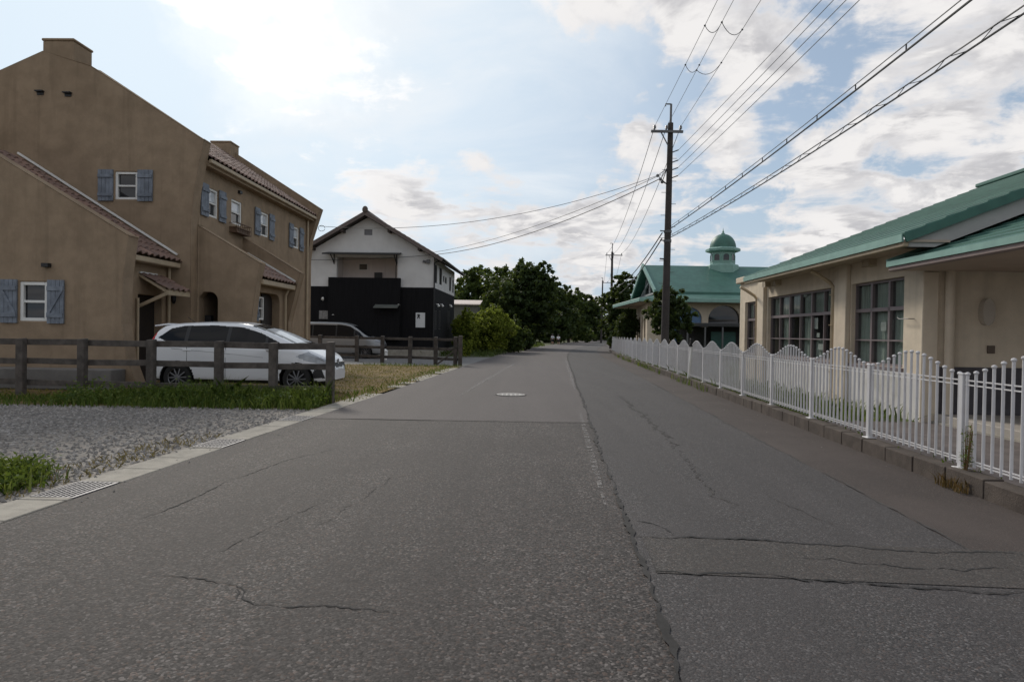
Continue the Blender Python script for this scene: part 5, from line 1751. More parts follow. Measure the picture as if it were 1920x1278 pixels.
# =================================================================== UTILITY POLES
def pole(Y, pxb, pyb, pxt, pyt, r0, r1, label, spike=.75, arm=True, xarm=(-.68, .34), steps=True, base=None):
    b = at(pxb, pyb, Y) if base is None else base
    t = at(pxt, pyt, Y)
    H = t.z
    o = empty('utility_pole', (b.x, Y, 0), 0, label, 'utility pole', 'utility poles along the right side of the road')
    tx_ = t.x - b.x
    P = lambda z, dx=0, dy=0: Vector((tx_ * z / H + dx, dy, z))
    mb = MB(); mb.tube([P(z) for z in np.linspace(-.2, H, 12)], list(np.linspace(r0, r1, 12)), 14)
    mb.build('pole', POLECON, o, smooth=True)
    if spike:
        mb = MB(); mb.tube([P(H - .3, .0), P(H + spike, .0)], .045, 8); mb.tube([P(H + spike, .0), P(H + spike, -.22), P(H + spike - .09, -.22)], .028, 6)
        mb.build('top_bracket', STEEL, o)
    if arm:
        z = H - .38
        mb = MB(); mb.beam(P(z, xarm[0] - .12, -.16), P(z, xarm[1] + .12, -.16), .09, .09); mb.build('crossarm', STEEL, o)
        mb = MB(); mb.beam(P(z, (xarm[0]) * .62, -.16), P(z - .55, -.10, -.12), .035, .035); mb.build('brace', STEEL, o)
        for dx in (xarm[0] + .02, (xarm[0] + xarm[1]) / 2 - .02 if xarm[0] > -1 else -.3, xarm[1] + .02):
            mb = MB(); mb.lathe([(.025, 0), (.025, .06), (.065, .07), (.05, .11), (.065, .13), (.05, .17), (.03, .2)], P(z + .045, dx, -.16), 10); mb.build('insulator', PORCELAIN, o, smooth=True)
    if steps:
        mb = MB()
        k = 0
        z = 2.6
        while z < H - 1.2:
            s = 1 if k % 2 else -1
            rr = r0 + (r1 - r0) * z / H
            mb.tube([P(z, s * rr * .8), P(z, s * (rr + .17))], .010, 5)
            z += .45; k += 1
        mb.build('step_bolts', STEEL, o)
    return o, b, t, P
PO, pb, pt, PP = pole(26.5, 1246, 640, 1257.5, 231, .165, .105, 'tall grimy concrete utility pole in the middle, nearest one, rising behind the picket fence')
H1 = pt.z
mb = MB()
for py in (286, 305, 319, 334):
    z = at(1262, py, 26.5).z
    c = PP(z)
    mb.tube([c + Vector((.1, -.05, 0)), c + Vector((.30, -.16, .06))], .022, 6)
mb.build('side_bracket', STEEL, PO)
mb = MB()
z = at(1245, 340, 26.5).z
for dz, dx, dy in ((.0, -.42, -.35), (.15, -.52, -.3), (-.05, -.3, -.1)):
    c = PP(z)
    mb.tube([c + Vector((-.1, 0, .5)), c + Vector((dx, dy, dz)), c + Vector((-.1, 0, -.1))], .02, 5)
    mb.ball(c + Vector((dx, dy, dz)), .07, 6)
mb.build('drop_bracket', STEEL, PO)
mb = MB()
zc_ = at(1252, 440, 26.5).z
for dz in (.12, -.25):
    c = PP(zc_ + dz)
    mb.lathe([(.155, -.05), (.16, .05)], c, 12)
    mb.tube([c, c + Vector((-.32, -.1, .02))], .025, 5)
mb.tube([PP(at(1240, 486, 26.5).z, -.05), PP(at(1240, 486, 26.5).z, -.32, -.2)], .03, 6)
mb.build('cable_clamp', STEEL, PO)
P2, b2, t2, PP2 = pole(71, 1145, 653, 1148, 472, .17, .11, 'second concrete utility pole farther along the right side, with one wide crossarm', spike=.9, xarm=(-.62, .95), steps=False)
P3, b3, t3, PP3 = pole(116, 1127, 643, 1130, 526, .17, .11, 'thin distant utility pole with its crossarm reaching right, third along the road', spike=.5, xarm=(.1, 1.6), steps=False)
P4, b4, t4, PP4 = pole(170, 1133, 640, 1134, 552, .17, .11, 'faintest and farthest utility pole at the end of the road', spike=.4, xarm=(-.6, .8), steps=False)

def wire(name, a, b, sag, r, label, group=None, n=24, mt=CABLE, cat='wire', extra=None):
    a, b = Vector(a), Vector(b)
    pts = []
    for i in range(n + 1):
        t = i / n
        p = a.lerp(b, t); p.z -= sag * 4 * t * (1 - t)
        pts.append(p)
    mb = MB(); mb.tube(pts, r, 5)
    if extra:
        extra(mb, pts)
    o = mb.build(name, mt, smooth=True)
    return tag(o, label, cat, group)
WIREG = mat('grey_wire', (.075, .075, .08), .6, .1, 5)
def aim(px, py, Y): return at(px, py, Y)
PW = Vector((pb.x, 26.5, 0))
def fromP(z, dx, dy=0.0): return PP(z, dx, dy) + PW
def through(a, px, py, Yq, Yend):
    """end point at depth Yend on the line from a through the pixel seen at depth Yq"""
    q = at(px, py, Yq)
    d = (q - a)
    return a + d * ((Yend - a.y) / (q.y - a.y))
# three high wires on the crossarm towards the camera
za = H1 - .38 + .2
hv = []
for i, (dx, tx_, nm) in enumerate(((-.66, 1344, 'thin high wire from the left tip of the near crossarm towards the camera'), (-.19, 1374, 'thin high wire from the middle insulator of the near crossarm towards the camera'), (.36, 1425, 'thin high wire from the right tip of the near crossarm towards the camera'))):
    a = fromP(za, dx, -.16)
    Yq = a.z / 1.0
    # the wire keeps its height (small sag), so find the depth where the pixel ray reaches that height
    d = ray(tx_, 0); Yq = (a.z - .05 - CAM.z) / d.z * d.y
    b = through(a, tx_, 0, Yq, -12)
    b.z = a.z
    hv.append((a, b))
    def ties(mb, pts, i=i):
        pass
    wire('power_wire', a, b, .12, .0075, nm, 'high wires', 30, WIREG)
def jumper(pA_, pB_, label):
    m_ = (pA_ + pB_) / 2 - Vector((0, 0, .22))
    pts = [pA_.lerp(pB_, t) - Vector((0, 0, .9 * t * (1 - t))) for t in np.linspace(0, 1, 9)]
    mb = MB(); mb.tube(pts, .009, 5); mb.ball(pA_, .03, 6); mb.ball(pB_, .03, 6)
    tag(mb.build('wire_jumper', WIREG, smooth=True), label, 'wire', 'jumper loops')
def onw(k, Y):
    a, b = hv[k]; t = (Y - a.y) / (b.y - a.y)
    p = a.lerp(b, t); p.z -= .12 * 4 * t * (1 - t); return p
jumper(onw(0, 20.2), onw(1, 20.2), 'small sagging jumper loop between the left and middle high wires, nearer the pole')
jumper(onw(1, 20.6), onw(2, 20.0), 'small sagging jumper loop between the middle and right high wires, nearer the pole')
jumper(onw(0, 17.6), onw(1, 17.4), 'small sagging jumper loop between the left and middle high wires, nearer the camera')
jumper(onw(1, 17.4), onw(2, 17.8), 'small sagging jumper loop between the middle and right high wires, nearer the camera')
# four low-voltage wires on the side brackets
for i, (py, tx_) in enumerate(((286, 1526), (305, 1547), (319, 1569), (334, 1592))):
    z = at(1262, py, 26.5).z
    a = fromP(z + .06, .30, -.16)
    d = ray(tx_, 0); Yq = (a.z - .02 - CAM.z) / d.z * d.y
    b = through(a, tx_, 0, Yq, -10); b.z = a.z + .05
    wire('power_wire', a, b, .25, .008, ['uppermost', 'second', 'third', 'lowest'][i] + ' of the four parallel wires leaving the right of the near pole', 'side wires', 30, WIREG)
# two thick cables at mid height
ca = fromP(at(1252, 430, 26.5).z, .06, -.2)
d = ray(1782, 0); Yq = (ca.z + .15 - CAM.z) / d.z * d.y
cb = through(ca, 1782, 0, Yq, -4)
def lash(mb, pts):
    up = [p + Vector((0, 0, .10)) for p in pts]
    mb.tube(up, .008, 4)
    for k in range(2, len(pts) - 1, 2):
        mb.tube([pts[k], up[k]], .011, 5)
wire('telephone_cable', ca, cb, .22, .016, 'thick black cable pair from the near pole to the top edge, upper one', 'thick cables', 40, CABLE, 'cable', lash)
cc = fromP(at(1252, 446, 26.5).z, .08, -.25)
d = ray(1890, 0); Yq = (cc.z + .1 - CAM.z) / d.z * d.y
cdn = through(cc, 1890, 0, Yq, -4)
def spiral(mb, pts):
    up = [p + Vector((0, 0, .09)) for p in pts]
    mb.tube(up, .010, 4)
    n = len(pts)
    sp = []
    m = n * 10
    for k in range(m):
        f = k / m * (n - 1); i = int(f); t = f - i
        p = pts[i].lerp(pts[min(i + 1, n - 1)], t)
        ang = k * .33
        sp.append(p + Vector((.038 * math.cos(ang), 0, .045 + .038 * math.sin(ang))))
    mb.tube(sp, .006, 3)
wire('telephone_cable', cc, cdn, .30, .014, 'thick black cable with a spiral hanger from the near pole, lower one', 'thick cables', 60, CABLE, 'cable', spiral)
# on towards the far poles
W2 = Vector((b2.x, 71, 0)); W3 = Vector((b3.x, 116, 0))
z2 = t2.z - .38 + .2; z3 = t3.z - .38 + .2
for i, (dx, dx2) in enumerate(((-.66, -.6), (-.19, .15), (.36, .97))):
    wire('power_wire', fromP(za, dx, -.16), PP2(z2, dx2, -.16) + W2, .9, .012, 'thin high wire running on from the near pole to the second pole, ' + ['left', 'middle', 'right'][i] + ' one', 'high wires beyond', 24, WIREG)
    wire('power_wire', PP2(z2, dx2, -.16) + W2, PP3(z3, .12 + i * .75, -.16) + W3, .9, .014, 'faint high wire between the two distant poles, ' + ['left', 'middle', 'right'][i] + ' one', 'high wires far off', 16, WIREG)
for i, (py, z_) in enumerate(((436, 6.6), (446, 5.7))):
    wire('telephone_cable', fromP(at(1246, py, 26.5).z, -.2, .1), PP2(z_, -.1, 0) + W2, .75, .024, ['upper', 'lower'][i] + ' of two dark cables running from the near pole to the second pole', 'thick cables beyond', 24, CABLE, 'cable')
# service drops to the left
sa = fromP(at(1243, 338, 26.5).z, -.4, -.3)
kw = KF.world((-.15, -.2, KF.hy(806, 478, -.2).z))
wire('service_wire', sa, kw, .55, .018, 'sagging service cable from the near pole to the black and white house, lower strand', 'service drops', 26, CABLE)
wire('service_wire', sa + Vector((0, 0, .14)), kw + Vector((.05, .1, .16)), .42, .012, 'sagging service cable from the near pole to the black and white house, upper strand', 'service drops', 26, CABLE)
hwld = HF.world((.42, 9.75, HF.hy(602, 424, 9.75).z))
wire('service_wire', sa + Vector((-.1, 0, .12)), hwld, .75, .010, 'long thin wire from the near pole across the road to the ochre house corner', 'service drops', 34, CABLE)
kl = KF.world((xl - .1, -.35, KF.hy(585, 487, -.35).z))
wire('service_wire', kw, kl, .10, .014, 'thin dark cable strung along the white gable below the canopy', 'service drops', 16, CABLE)
mb = MB(); c = HF.world((.40, 9.75, HF.hy(606, 428, 9.75).z)); mb.tube([c + Vector((.14 * math.cos(t) + .1, 0, .12 * math.sin(t))) for t in np.linspace(0, 6.0, 14)], .010, 5)
tag(mb.build('wire_coil', CABLE, smooth=True), 'small coil of wire hanging at the far roof corner of the ochre house', 'wire coil')

# leaning marker stakes by the kerb
for i, (pxb, pyb, pxt, pyt, hd, lab) in enumerate(((1289, 719, 1297, 640, True, 'white leaning marker stake with a dark clamp, by the kerb wall'), (1169, 668, 1170.5, 652, False, 'short white stake standing at the far kerb wall'))):
    b = gnd(pxb, pyb); t = at(pxt, pyt, b.y)
    o = empty('marker_stake', (b.x, b.y, 0), 0, lab, 'stake')
    mb = MB(); mb.tube([(0, 0, -.05), (t.x - b.x, 0, t.z)], .038 if i else .034, 8); mb.build('stake', WHITE, o, smooth=True)
    if hd:
        c = Vector((t.x - b.x, -.02, t.z + .04))
        mb = MB(); mb.box(c.x - .05, c.x + .05, -.05, .05, c.z - .10, c.z + .05); mb.box(c.x - .08, c.x + .02, -.05, .04, c.z - .20, c.z - .10); mb.build('clamp', CABLE, o, bevel=.01)
bb = gnd(1021.5, 640); bb2 = at(1021.5, 622, bb.y)
o = empty('white_post', (bb.x, bb.y, 0), 0, 'slim white post on the left verge beside the walking children', 'post')
mb = MB(); mb.tube([(0, 0, -.1), (.0, 0, bb2.z)], .11, 8); mb.lathe([(.12, bb2.z - .02), (.10, bb2.z + .05), (.0, bb2.z + .08)], n=8); mb.build('shaft', WHITE, o, smooth=True)

# =================================================================== VEGETATION
rng = np.random.default_rng(4)
def leaf_mesh(name, pts, size, mt, parent=None, up=0.25, aspect=.62):
    n = len(pts)
    pts = np.asarray(pts, float)
    nrm = rng.normal(size=(n, 3)); nrm[:, 2] = np.abs(nrm[:, 2]) + up
    nrm /= np.linalg.norm(nrm, axis=1)[:, None]
    a = np.cross(nrm, rng.normal(size=(n, 3))); a /= np.linalg.norm(a, axis=1)[:, None]
    b = np.cross(nrm, a)
    s = size * rng.uniform(.6, 1.35, n)[:, None]
    a, b = a * s, b * s * aspect
    V = np.stack([pts - a, pts + b * .9 - a * .1, pts + a, pts - b * .9 - a * .1], 1).reshape(-1, 3)
    me = bpy.data.meshes.new(name)
    me.vertices.add(4 * n); me.vertices.foreach_set('co', V.astype(np.float32).ravel())
    me.loops.add(4 * n); me.loops.foreach_set('vertex_index', np.arange(4 * n, dtype=np.int32))
    me.polygons.add(n); me.polygons.foreach_set('loop_start', np.arange(0, 4 * n, 4, dtype=np.int32))
    me.polygons.foreach_set('loop_total', np.full(n, 4, dtype=np.int32))
    me.update(); me.validate()
    me.materials.append(mt)
    o = bpy.data.objects.new(name, me); COL.objects.link(o)
    if parent is not None: o.parent = parent
    set_rnd(o, rng.uniform(0, 1, n))
    return o
BARK = mat('dark_bark', (.045, .036, .028), .95, .3, 6, .4, 20)
LEAF_DARK = leafmat('dark_leaf', (.016, .030, .010), (.052, .080, .024), trans=.3)
LEAF_MID = leafmat('mid_leaf', (.026, .046, .012), (.082, .118, .030), trans=.35)
LEAF_YEL = leafmat('yellow_green_leaf', (.06, .095, .013), (.27, .31, .04), (.46, .50, .09), trans=.5)
LEAF_GRASS = leafmat('weed_leaf', (.034, .066, .010), (.105, .155, .028), (.17, .20, .05), trans=.4)
def crown_points(blobs, n):
    """leaf positions gathered in many twig clumps over the blobs' shells: gaps between, dark inside"""
    out = []
    vol = np.array([b[3] * b[4] * b[5] for b in blobs]) ** .67
    cnt = (vol / vol.sum() * n).astype(int)
    for (x, y, z, rx_, ry_, rz_), c in zip(blobs, cnt):
        nc = max(10, c // 24)
        d = rng.normal(size=(nc, 3)); d /= np.linalg.norm(d, axis=1)[:, None]
        rad = rng.uniform(.5, 1.12, nc)[:, None]
        cen = d * rad
        which = rng.integers(0, nc, c)
        p = cen[which] + rng.normal(size=(c, 3)) * .10
        p = p * np.array([rx_, ry_, rz_]) + np.array([x, y, z])
        out.append(p)
    return np.concatenate(out)
def tree(name, label, base, H, W, kind, n=5000, leaf=.26, trunk_r=.22, low=.18, group=None, seed=1, depth=None, shape='round', trunk=True, cat='tree'):
    rs = random.Random(seed)
    o = empty(name, base, 0, label, cat, group)
    D_ = depth or W
    blobs = []
    if shape == 'round':
        k = 15
        for i in range(k):
            f = i / (k - 1)
            z = H * (low + .06 + (1 - low - .16) * f)
            if low < .12:
                env = (1 - f ** 2.2) ** .6 * (.86 + .14 * f) + .10
            else:
                env = math.sin(math.pi * min(1, .20 + .70 * f)) ** .7
            ang = i * 2.4 + rs.uniform(-.5, .5)
            off = rs.uniform(.30, .70) * env
            r = rs.uniform(.24, .38) * (.55 + .45 * env)
            blobs.append((math.cos(ang) * off * W / 2 * 1.05, math.sin(ang) * off * D_ / 2, z, W / 2 * r * 1.5, D_ / 2 * r * 1.5, min(H * .17, W / 2 * r * 1.2)))
        blobs.append((0, 0, H * (low + .40), W * .27, D_ * .27, H * .30))
    elif shape == 'cone':
        for i in range(9):
            f = i / 8
            z = H * (low + (1 - low) * f * .96)
            r = W / 2 * (1 - f * .85)
            blobs.append((rs.uniform(-.2, .2) * r, rs.uniform(-.2, .2) * r, z, r, r, H * .09))
    elif shape == 'bush':
        for i in range(12):
            ang = rs.uniform(0, 6.28); q = rs.uniform(.1, .62)
            z = H * rs.uniform(.22, .78)
            r = rs.uniform(.24, .40)
            blobs.append((math.cos(ang) * q * W / 2 * 1.15, math.sin(ang) * q * D_ / 2, z, W / 2 * r, D_ / 2 * r, H * rs.uniform(.14, .22)))
        blobs.append((0, 0, H * .35, W * .36, D_ * .36, H * .33))
    elif shape == 'ball':
        blobs.append((0, 0, H * .66, W / 2 * .94, W / 2 * .94, H * .30))
    n = int(n * 1.5); leaf = leaf * .78
    pts = crown_points(blobs, n)
    pts = pts[pts[:, 2] > .05]
    leaf_mesh('crown', pts, leaf, kind, o)
    if trunk:
        mb = MB()
        top_ = H * .62
        bend = [Vector((rs.uniform(-.03, .03) * H * f, rs.uniform(-.03, .03) * H * f, top_ * f)) for f in (0, .3, .6, 1)]
        bend[0] = Vector((0, 0, -.1))
        mb.tube(bend, [trunk_r * 1.25, trunk_r, trunk_r * .75, trunk_r * .3], 8)
        for bl in blobs[:7]:
            c = Vector(bl[:3]); st = bend[1].lerp(bend[3], rs.uniform(.0, .6))
            mb.tube([st, st.lerp(c, .5) + Vector((0, 0, .08 * H * rs.random())), c], [trunk_r * .45, trunk_r * .28, trunk_r * .08], 6)
        mb.build('trunk', BARK, o, smooth=True)
    return o
def tr(label, px, Y, pyt, wpx, kind, n, leaf, seed, group='trees beyond the black house', name='broadleaf_tree', **k):
    c = at(px, 630, Y); top_ = at(px, pyt, Y)
    W = wpx / 1250 * Y
    return tree(name, label, (c.x, Y, 0), top_.z, W, kind, n, leaf, seed=seed, group=group, **k)
tr('dark round tree directly behind the black house, leftmost of the row', 888, 74, 497, 125, LEAF_MID, 9500, .27, 1, low=.04)
tr('dark leafy tree behind the yellow-green bush, between the black house and the tallest tree', 940, 68, 502, 120, LEAF_MID, 10000, .25, 2, low=.04)
tr('tallest dark tree, its ragged crown top above the road bend', 990, 64, 488, 122, LEAF_DARK, 13000, .24, 3, low=.22)
tr('dark tree with drooping side boughs, right beside the tallest one', 1036, 100, 522, 88, LEAF_DARK, 9000, .33, 4, low=.10)
tr('mid-height dark tree halfway down the row towards the road end', 1066, 122, 536, 88, LEAF_MID, 8000, .38, 5, low=.08)
tr('lower dark tree near the road end, left of the distant poles', 1093, 150, 546, 72, LEAF_DARK, 7500, .46, 6, low=.06)
tr('dark spiky-topped tree right at the end of the road by the distant poles', 1114, 178, 562, 42, LEAF_DARK, 5000, .5, 7, low=.04)
tr('broad dark tree closing the far end of the road', 1060, 190, 572, 120, LEAF_DARK, 9000, .58, 8, low=.02)
tr('dark tree filling the gap low behind the walking children', 1022, 112, 566, 92, LEAF_DARK, 8000, .36, 9, low=.01)
tr('low dark tree under the tallest crown on the left verge', 958, 66, 550, 84, LEAF_DARK, 8000, .24, 10, low=.01, depth=4)
tr('pale green roadside tree beyond the third pole', 1148, 150, 596, 38, LEAF_MID, 3500, .4, 11, group='trees right of the road', low=.02)
tr('wide dark evergreen against the gable of the domed hall', 1166, 57, 503, 100, LEAF_DARK, 11000, .19, 12, group='trees right of the road', name='evergreen_tree', low=.03)
tr('dark evergreen just right of the second pole', 1174, 62, 548, 44, LEAF_DARK, 5000, .24, 13, group='trees right of the road', name='evergreen_tree', low=.04)
c = at(1176, 630, 46)
tree('clipped_tree', 'dark ball-clipped tree over the far end of the picket fence', (c.x, 46, .05), at(1181, 583, 46).z, 42 / 1250 * 46, LEAF_DARK, 4500, .09, .09, seed=14, shape='ball', cat='tree')
c = at(1252, 630, 31)
tree('young_tree', 'small leafy tree just behind the near pole, in front of the hall', (c.x, 31, .05), at(1250, 540, 31).z, 92 / 1250 * 31, LEAF_DARK, 4600, .12, .06, seed=15, low=.36)
c = at(912, 630, 48)
tree('garden_bush', 'large yellow-green bush right of the black house', (c.x, 48, 0), at(915, 567, 48).z, 116 / 1250 * 48, LEAF_YEL, 15000, .115, .1, seed=16, shape='bush', cat='bush')
c = at(955, 630, 50)
tree('garden_bush', 'darker bush pressed against the right flank of the yellow-green one', (c.x, 50.5, 0), at(955, 590, 50).z, 80 / 1250 * 50, LEAF_MID, 6500, .15, .1, seed=17, shape='bush', cat='bush')
c = at(985, 630, 56)
tree('garden_bush', 'low dark clipped bush where the verge meets the road', (c.x, 56, 0), at(985, 612, 56).z, 44 / 1250 * 56, LEAF_DARK, 4000, .16, .1, seed=18, shape='bush', cat='bush')
c = at(872, 640, 46)
tree('garden_bush', 'pale green leafy bush between the black house corner and the large yellow-green one', (c.x, 46, 0), at(872, 562, 46).z, 62 / 1250 * 46, LEAF_YEL, 7500, .11, .06, seed=41, shape='bush', cat='bush')
c = at(875, 655, 40)
tree('garden_bush', 'small light green plant at the foot of the black house corner', (c.x, 39.5, 0), at(872, 642, 39.5).z + .35, 30 / 1250 * 40, LEAF_YEL, 1500, .08, .03, seed=19, shape='bush', cat='bush')
# far woods: one unbroken mass
pts = []
for i in range(26):
    px = 700 + i * 18 if i < 17 else 1006 + (i - 17) * 21
    Y = rng.uniform(160, 210)
    c = at(px, 630, Y); h = rng.uniform(6, 9.5)
    for k in range(4):
        d = rng.normal(size=(170, 3)); d /= np.linalg.norm(d, axis=1)[:, None]
        pts.append(d * np.array([4.2, 3, 2.6]) * rng.uniform(.6, 1.05, (170, 1)) + np.array([c.x + rng.uniform(-3, 3), Y, 1.2 + h * .2 * k]))
for i in range(30):
    Y = rng.uniform(150, 260); x = rng.uniform(25, 140)
    for k in range(3):
        d = rng.normal(size=(110, 3)); d /= np.linalg.norm(d, axis=1)[:, None]
        pts.append(d * np.array([5, 3, 2.6]) * rng.uniform(.6, 1.05, (110, 1)) + np.array([x, Y, 1.5 + 1.9 * k]))
pts = np.concatenate(pts)
tag(leaf_mesh('woods', pts[pts[:, 2] > 0], .6, LEAF_DARK), kind='stuff', label='dark far woods closing the view behind the trees', cat='woods')

# grasses and weeds: blades as one mesh per patch
def blades(name, pts, h, wd, mt, lean=.35, hvar=.5):
    n = len(pts)
    pts = np.asarray(pts, float)
    ang = rng.uniform(0, 2 * np.pi, n)
    hh = h * (1 + rng.uniform(-hvar, hvar, n)) if np.isscalar(h) else h
    side = np.stack([np.cos(ang), np.sin(ang), np.zeros(n)], 1)
    ln = rng.normal(size=(n, 2)) * lean
    tip = pts + np.stack([ln[:, 0] * hh, ln[:, 1] * hh, hh], 1)
    mid = pts + np.stack([ln[:, 0] * hh * .25, ln[:, 1] * hh * .25, hh * .55], 1)
    w_ = wd * rng.uniform(.6, 1.3, n)[:, None]
    V = np.stack([pts - side * w_, pts + side * w_, mid + side * w_ * .7, tip, mid - side * w_ * .7], 1).reshape(-1, 3)
    me = bpy.data.meshes.new(name)
    me.vertices.add(5 * n); me.vertices.foreach_set('co', V.astype(np.float32).ravel())
    me.loops.add(5 * n); me.loops.foreach_set('vertex_index', np.arange(5 * n, dtype=np.int32))
    me.polygons.add(n); me.polygons.foreach_set('loop_start', np.arange(0, 5 * n, 5, dtype=np.int32)); me.polygons.foreach_set('loop_total', np.full(n, 5, dtype=np.int32))
    me.update(); me.validate(); me.materials.append(mt)
    o = bpy.data.objects.new(name, me); COL.objects.link(o)
    set_rnd(o, rng.uniform(0, 1, n))
    return o
def scatter(n, x0, x1, y0, y1, f=None, z=0.0):
    p = np.stack([rng.uniform(x0, x1, n), rng.uniform(y0, y1, n), np.full(n, z)], 1)
    if f is not None:
        p = p[np.array([f(a, b) for a, b in p[:, :2]])]
    return p
def smooth_n(x, y, s):
    return .5 + .25 * (math.sin(x * s + 1.3 * math.sin(y * s * .7)) + math.sin(y * s * 1.3 + 2.1 * math.sin(x * s * .6)))
edge = lambda y: rx(AL - .42, y)
# weed bank along the wooden fence: tall at the right half, short on the left
tall = lambda x: 1 / (1 + math.exp(-(x + 7.6) * 2.2))
p = scatter(13000, -14.5, -3.35, 11.75, 13.35, lambda x, y: x < edge(y) - .0 and random.random() < (.35 + .65 * tall(x)) * (.35 + .65 * math.exp(-((y - 12.75) / .45) ** 2)))
h = np.array([(.12 + .40 * tall(a) * (.35 + .65 * smooth_n(a, b, 3.1)) * max(.3, math.exp(-((b - 12.75) / .6) ** 2))) * random.uniform(.5, 1.2) for a, b in p[:, :2]])
tag(blades('weeds', p, h, .012, LEAF_GRASS), kind='stuff', label='green weeds growing along the foot of the wooden fence', cat='weeds')
lp_ = []
for _ in range(420):
    x, y = random.uniform(-8.4, -3.6), random.gauss(12.7, .3)
    if x > edge(y): continue
    hgt = random.uniform(.12, .42) * (.4 + .6 * smooth_n(x, y, 3.1))
    k = random.randint(14, 34)
    lp_.append(rng.normal(size=(k, 3)) * np.array([.09, .09, hgt * .3]) + np.array([x, y, hgt * .62]))
lp_ = np.concatenate(lp_); lp_ = lp_[lp_[:, 2] > .01]
tag(leaf_mesh('weed_leaves', lp_, .03, LEAF_GRASS), kind='stuff', label='broad-leaved weeds in the bank before the white hatchback', cat='weeds')
# dry lawn
DRYG = leafmat('dry_grass_blade', (.16, .138, .032), (.31, .26, .065), (.15, .18, .035), trans=.2)
p = scatter(26000, -15, -1.9, 13.3, 28.5, lambda x, y: x < rx(AL - .06, y) and random.random() < .75)
tag(blades('lawn_grass', p, .032, .011, DRYG, .6), kind='stuff', label='dry yellow-brown grass on the parking lawn', cat='grass')
p = scatter(5000, -6.2, -2.0, 13.2, 28.4, lambda x, y: x < rx(AL - .1, y) and (y < 15 and smooth_n(x, y, 2.2) > .4 or abs(x - rx(AL - .45, y)) < .25 and smooth_n(x, y, 1.4) > .45 or y > 27.4))
tag(blades('edge_grass', p, .10, .010, LEAF_GRASS, .5), kind='stuff', label='greener tufts of grass along the lawn edge', cat='grass')
# clump at the lower left beside the first grate
p = scatter(5200, -6.6, -3.95, 4.9, 6.95, lambda x, y: x < edge(y) - .02 and ((x + 5.1) / 1.05) ** 2 + ((y - 5.9) / .85) ** 2 < random.uniform(.5, 1.0))
tag(blades('weed_clump', p, .12, .011, LEAF_GRASS, .55), kind='stuff', label='bright green weed clump at the gravel edge beside the near drain grate', cat='weeds')
lp_ = p[rng.integers(0, len(p), 2600)] + np.abs(rng.normal(size=(2600, 3))) * np.array([.02, .02, .07]) + np.array([0, 0, .03])
tag(leaf_mesh('clover_leaves', lp_, .022, LEAF_GRASS), kind='stuff', label='small round leaves through the weed clump by the near grate', cat='weeds')
DRYW = leafmat('straw_blade', (.16, .12, .06), (.30, .23, .12), trans=.2)
p = scatter(1800, -6.0, -3.6, 5.0, 9.0, lambda x, y: edge(y) - .55 < x < edge(y) + .0 and smooth_n(x, y, 2.7) > .42)
tag(blades('straw', p, .05, .008, DRYW, .9), kind='stuff', label='dry straw and dead weeds along the gutter edge of the gravel', cat='straw')
# strip inside the picket fence, plus growth along the kerb joints
p = scatter(16000, 4.3, 10.5, 10.9, 50, lambda x, y: rx(AF + .1, y) < x < 6.42 + .036 * y + (4 if y > 21.3 else 0))
tag(blades('verge_grass', p, .26, .014, LEAF_GRASS, .5), kind='stuff', label='rough grass between the picket fence and the beige building', cat='grass')
p = scatter(9000, 3.8, 7.4, 6, 44, lambda x, y: (rx(AF - .03, y) < x < rx(AF + .07, y) and smooth_n(0, y, 1.7) > .30) or (y > 17 and rx(AF - .30, y) < x < rx(AF - .10, y) and smooth_n(3, y, .9) > .35), .12)
p[:, 2] = np.where(p[:, 0] < np.array([rx(AF - .10, b) for b in p[:, 1]]), 0.0, .15)
hh = np.where(p[:, 1] > 16, .26, .08) * rng.uniform(.5, 1.2, len(p))
tag(blades('kerb_weeds', p, hh, .011, LEAF_GRASS, .45), kind='stuff', label='weeds growing on and against the kerb wall under the picket fence', cat='weeds')
# a stalk plant by the near fence post, and dead rusty stems below it
sp_ = Vector((rx(AF, 6.57) - .07, 6.42, .0))
o = empty('stalk_weed', sp_, 0, 'tall feathery weed growing from the kerb wall at the near fence post', 'weed')
mb = MB()
tips = []
for k in range(7):
    a = random.uniform(0, 6.28); hgt = random.uniform(.35, .72)
    d = Vector((math.cos(a) * .06, math.sin(a) * .05, hgt))
    mb.tube([(0, 0, .0), d * .5 + Vector((0, 0, .03)), d], [.006, .005, .003], 5)
    for t in np.linspace(.35, 1, 26):
        tips.append(np.array(d * t) + rng.normal(size=3) * .022)
mb.build('stem', mat('rusty_stem', (.13, .075, .03), .9, .3, 8), o)
leaf_mesh('leaves', tips, .022, LEAF_GRASS, o, aspect=.3)
p = scatter(420, sp_.x - .25, sp_.x + .25, 6.15, 6.62, lambda x, y: abs(x - (rx(AF - .17, y))) < .09)
tag(blades('dead_stems', p, .10, .005, leafmat('rusty_dead_stem', (.10, .055, .02), (.17, .11, .04), trans=.1), .3), kind='stuff', label='rusty dead stems at the foot of the kerb wall', cat='weeds')
# left verge beyond the black house
p = scatter(9000, -9, 4, 40, 92, lambda x, y: rx(AL - 4.5, y) < x < rx(AL + .1, y) + .3 * math.sin(y))
tag(blades('verge_weeds', p, .3, .03, LEAF_MID, .5), kind='stuff', label='rough green verge left of the road under the trees', cat='grass')

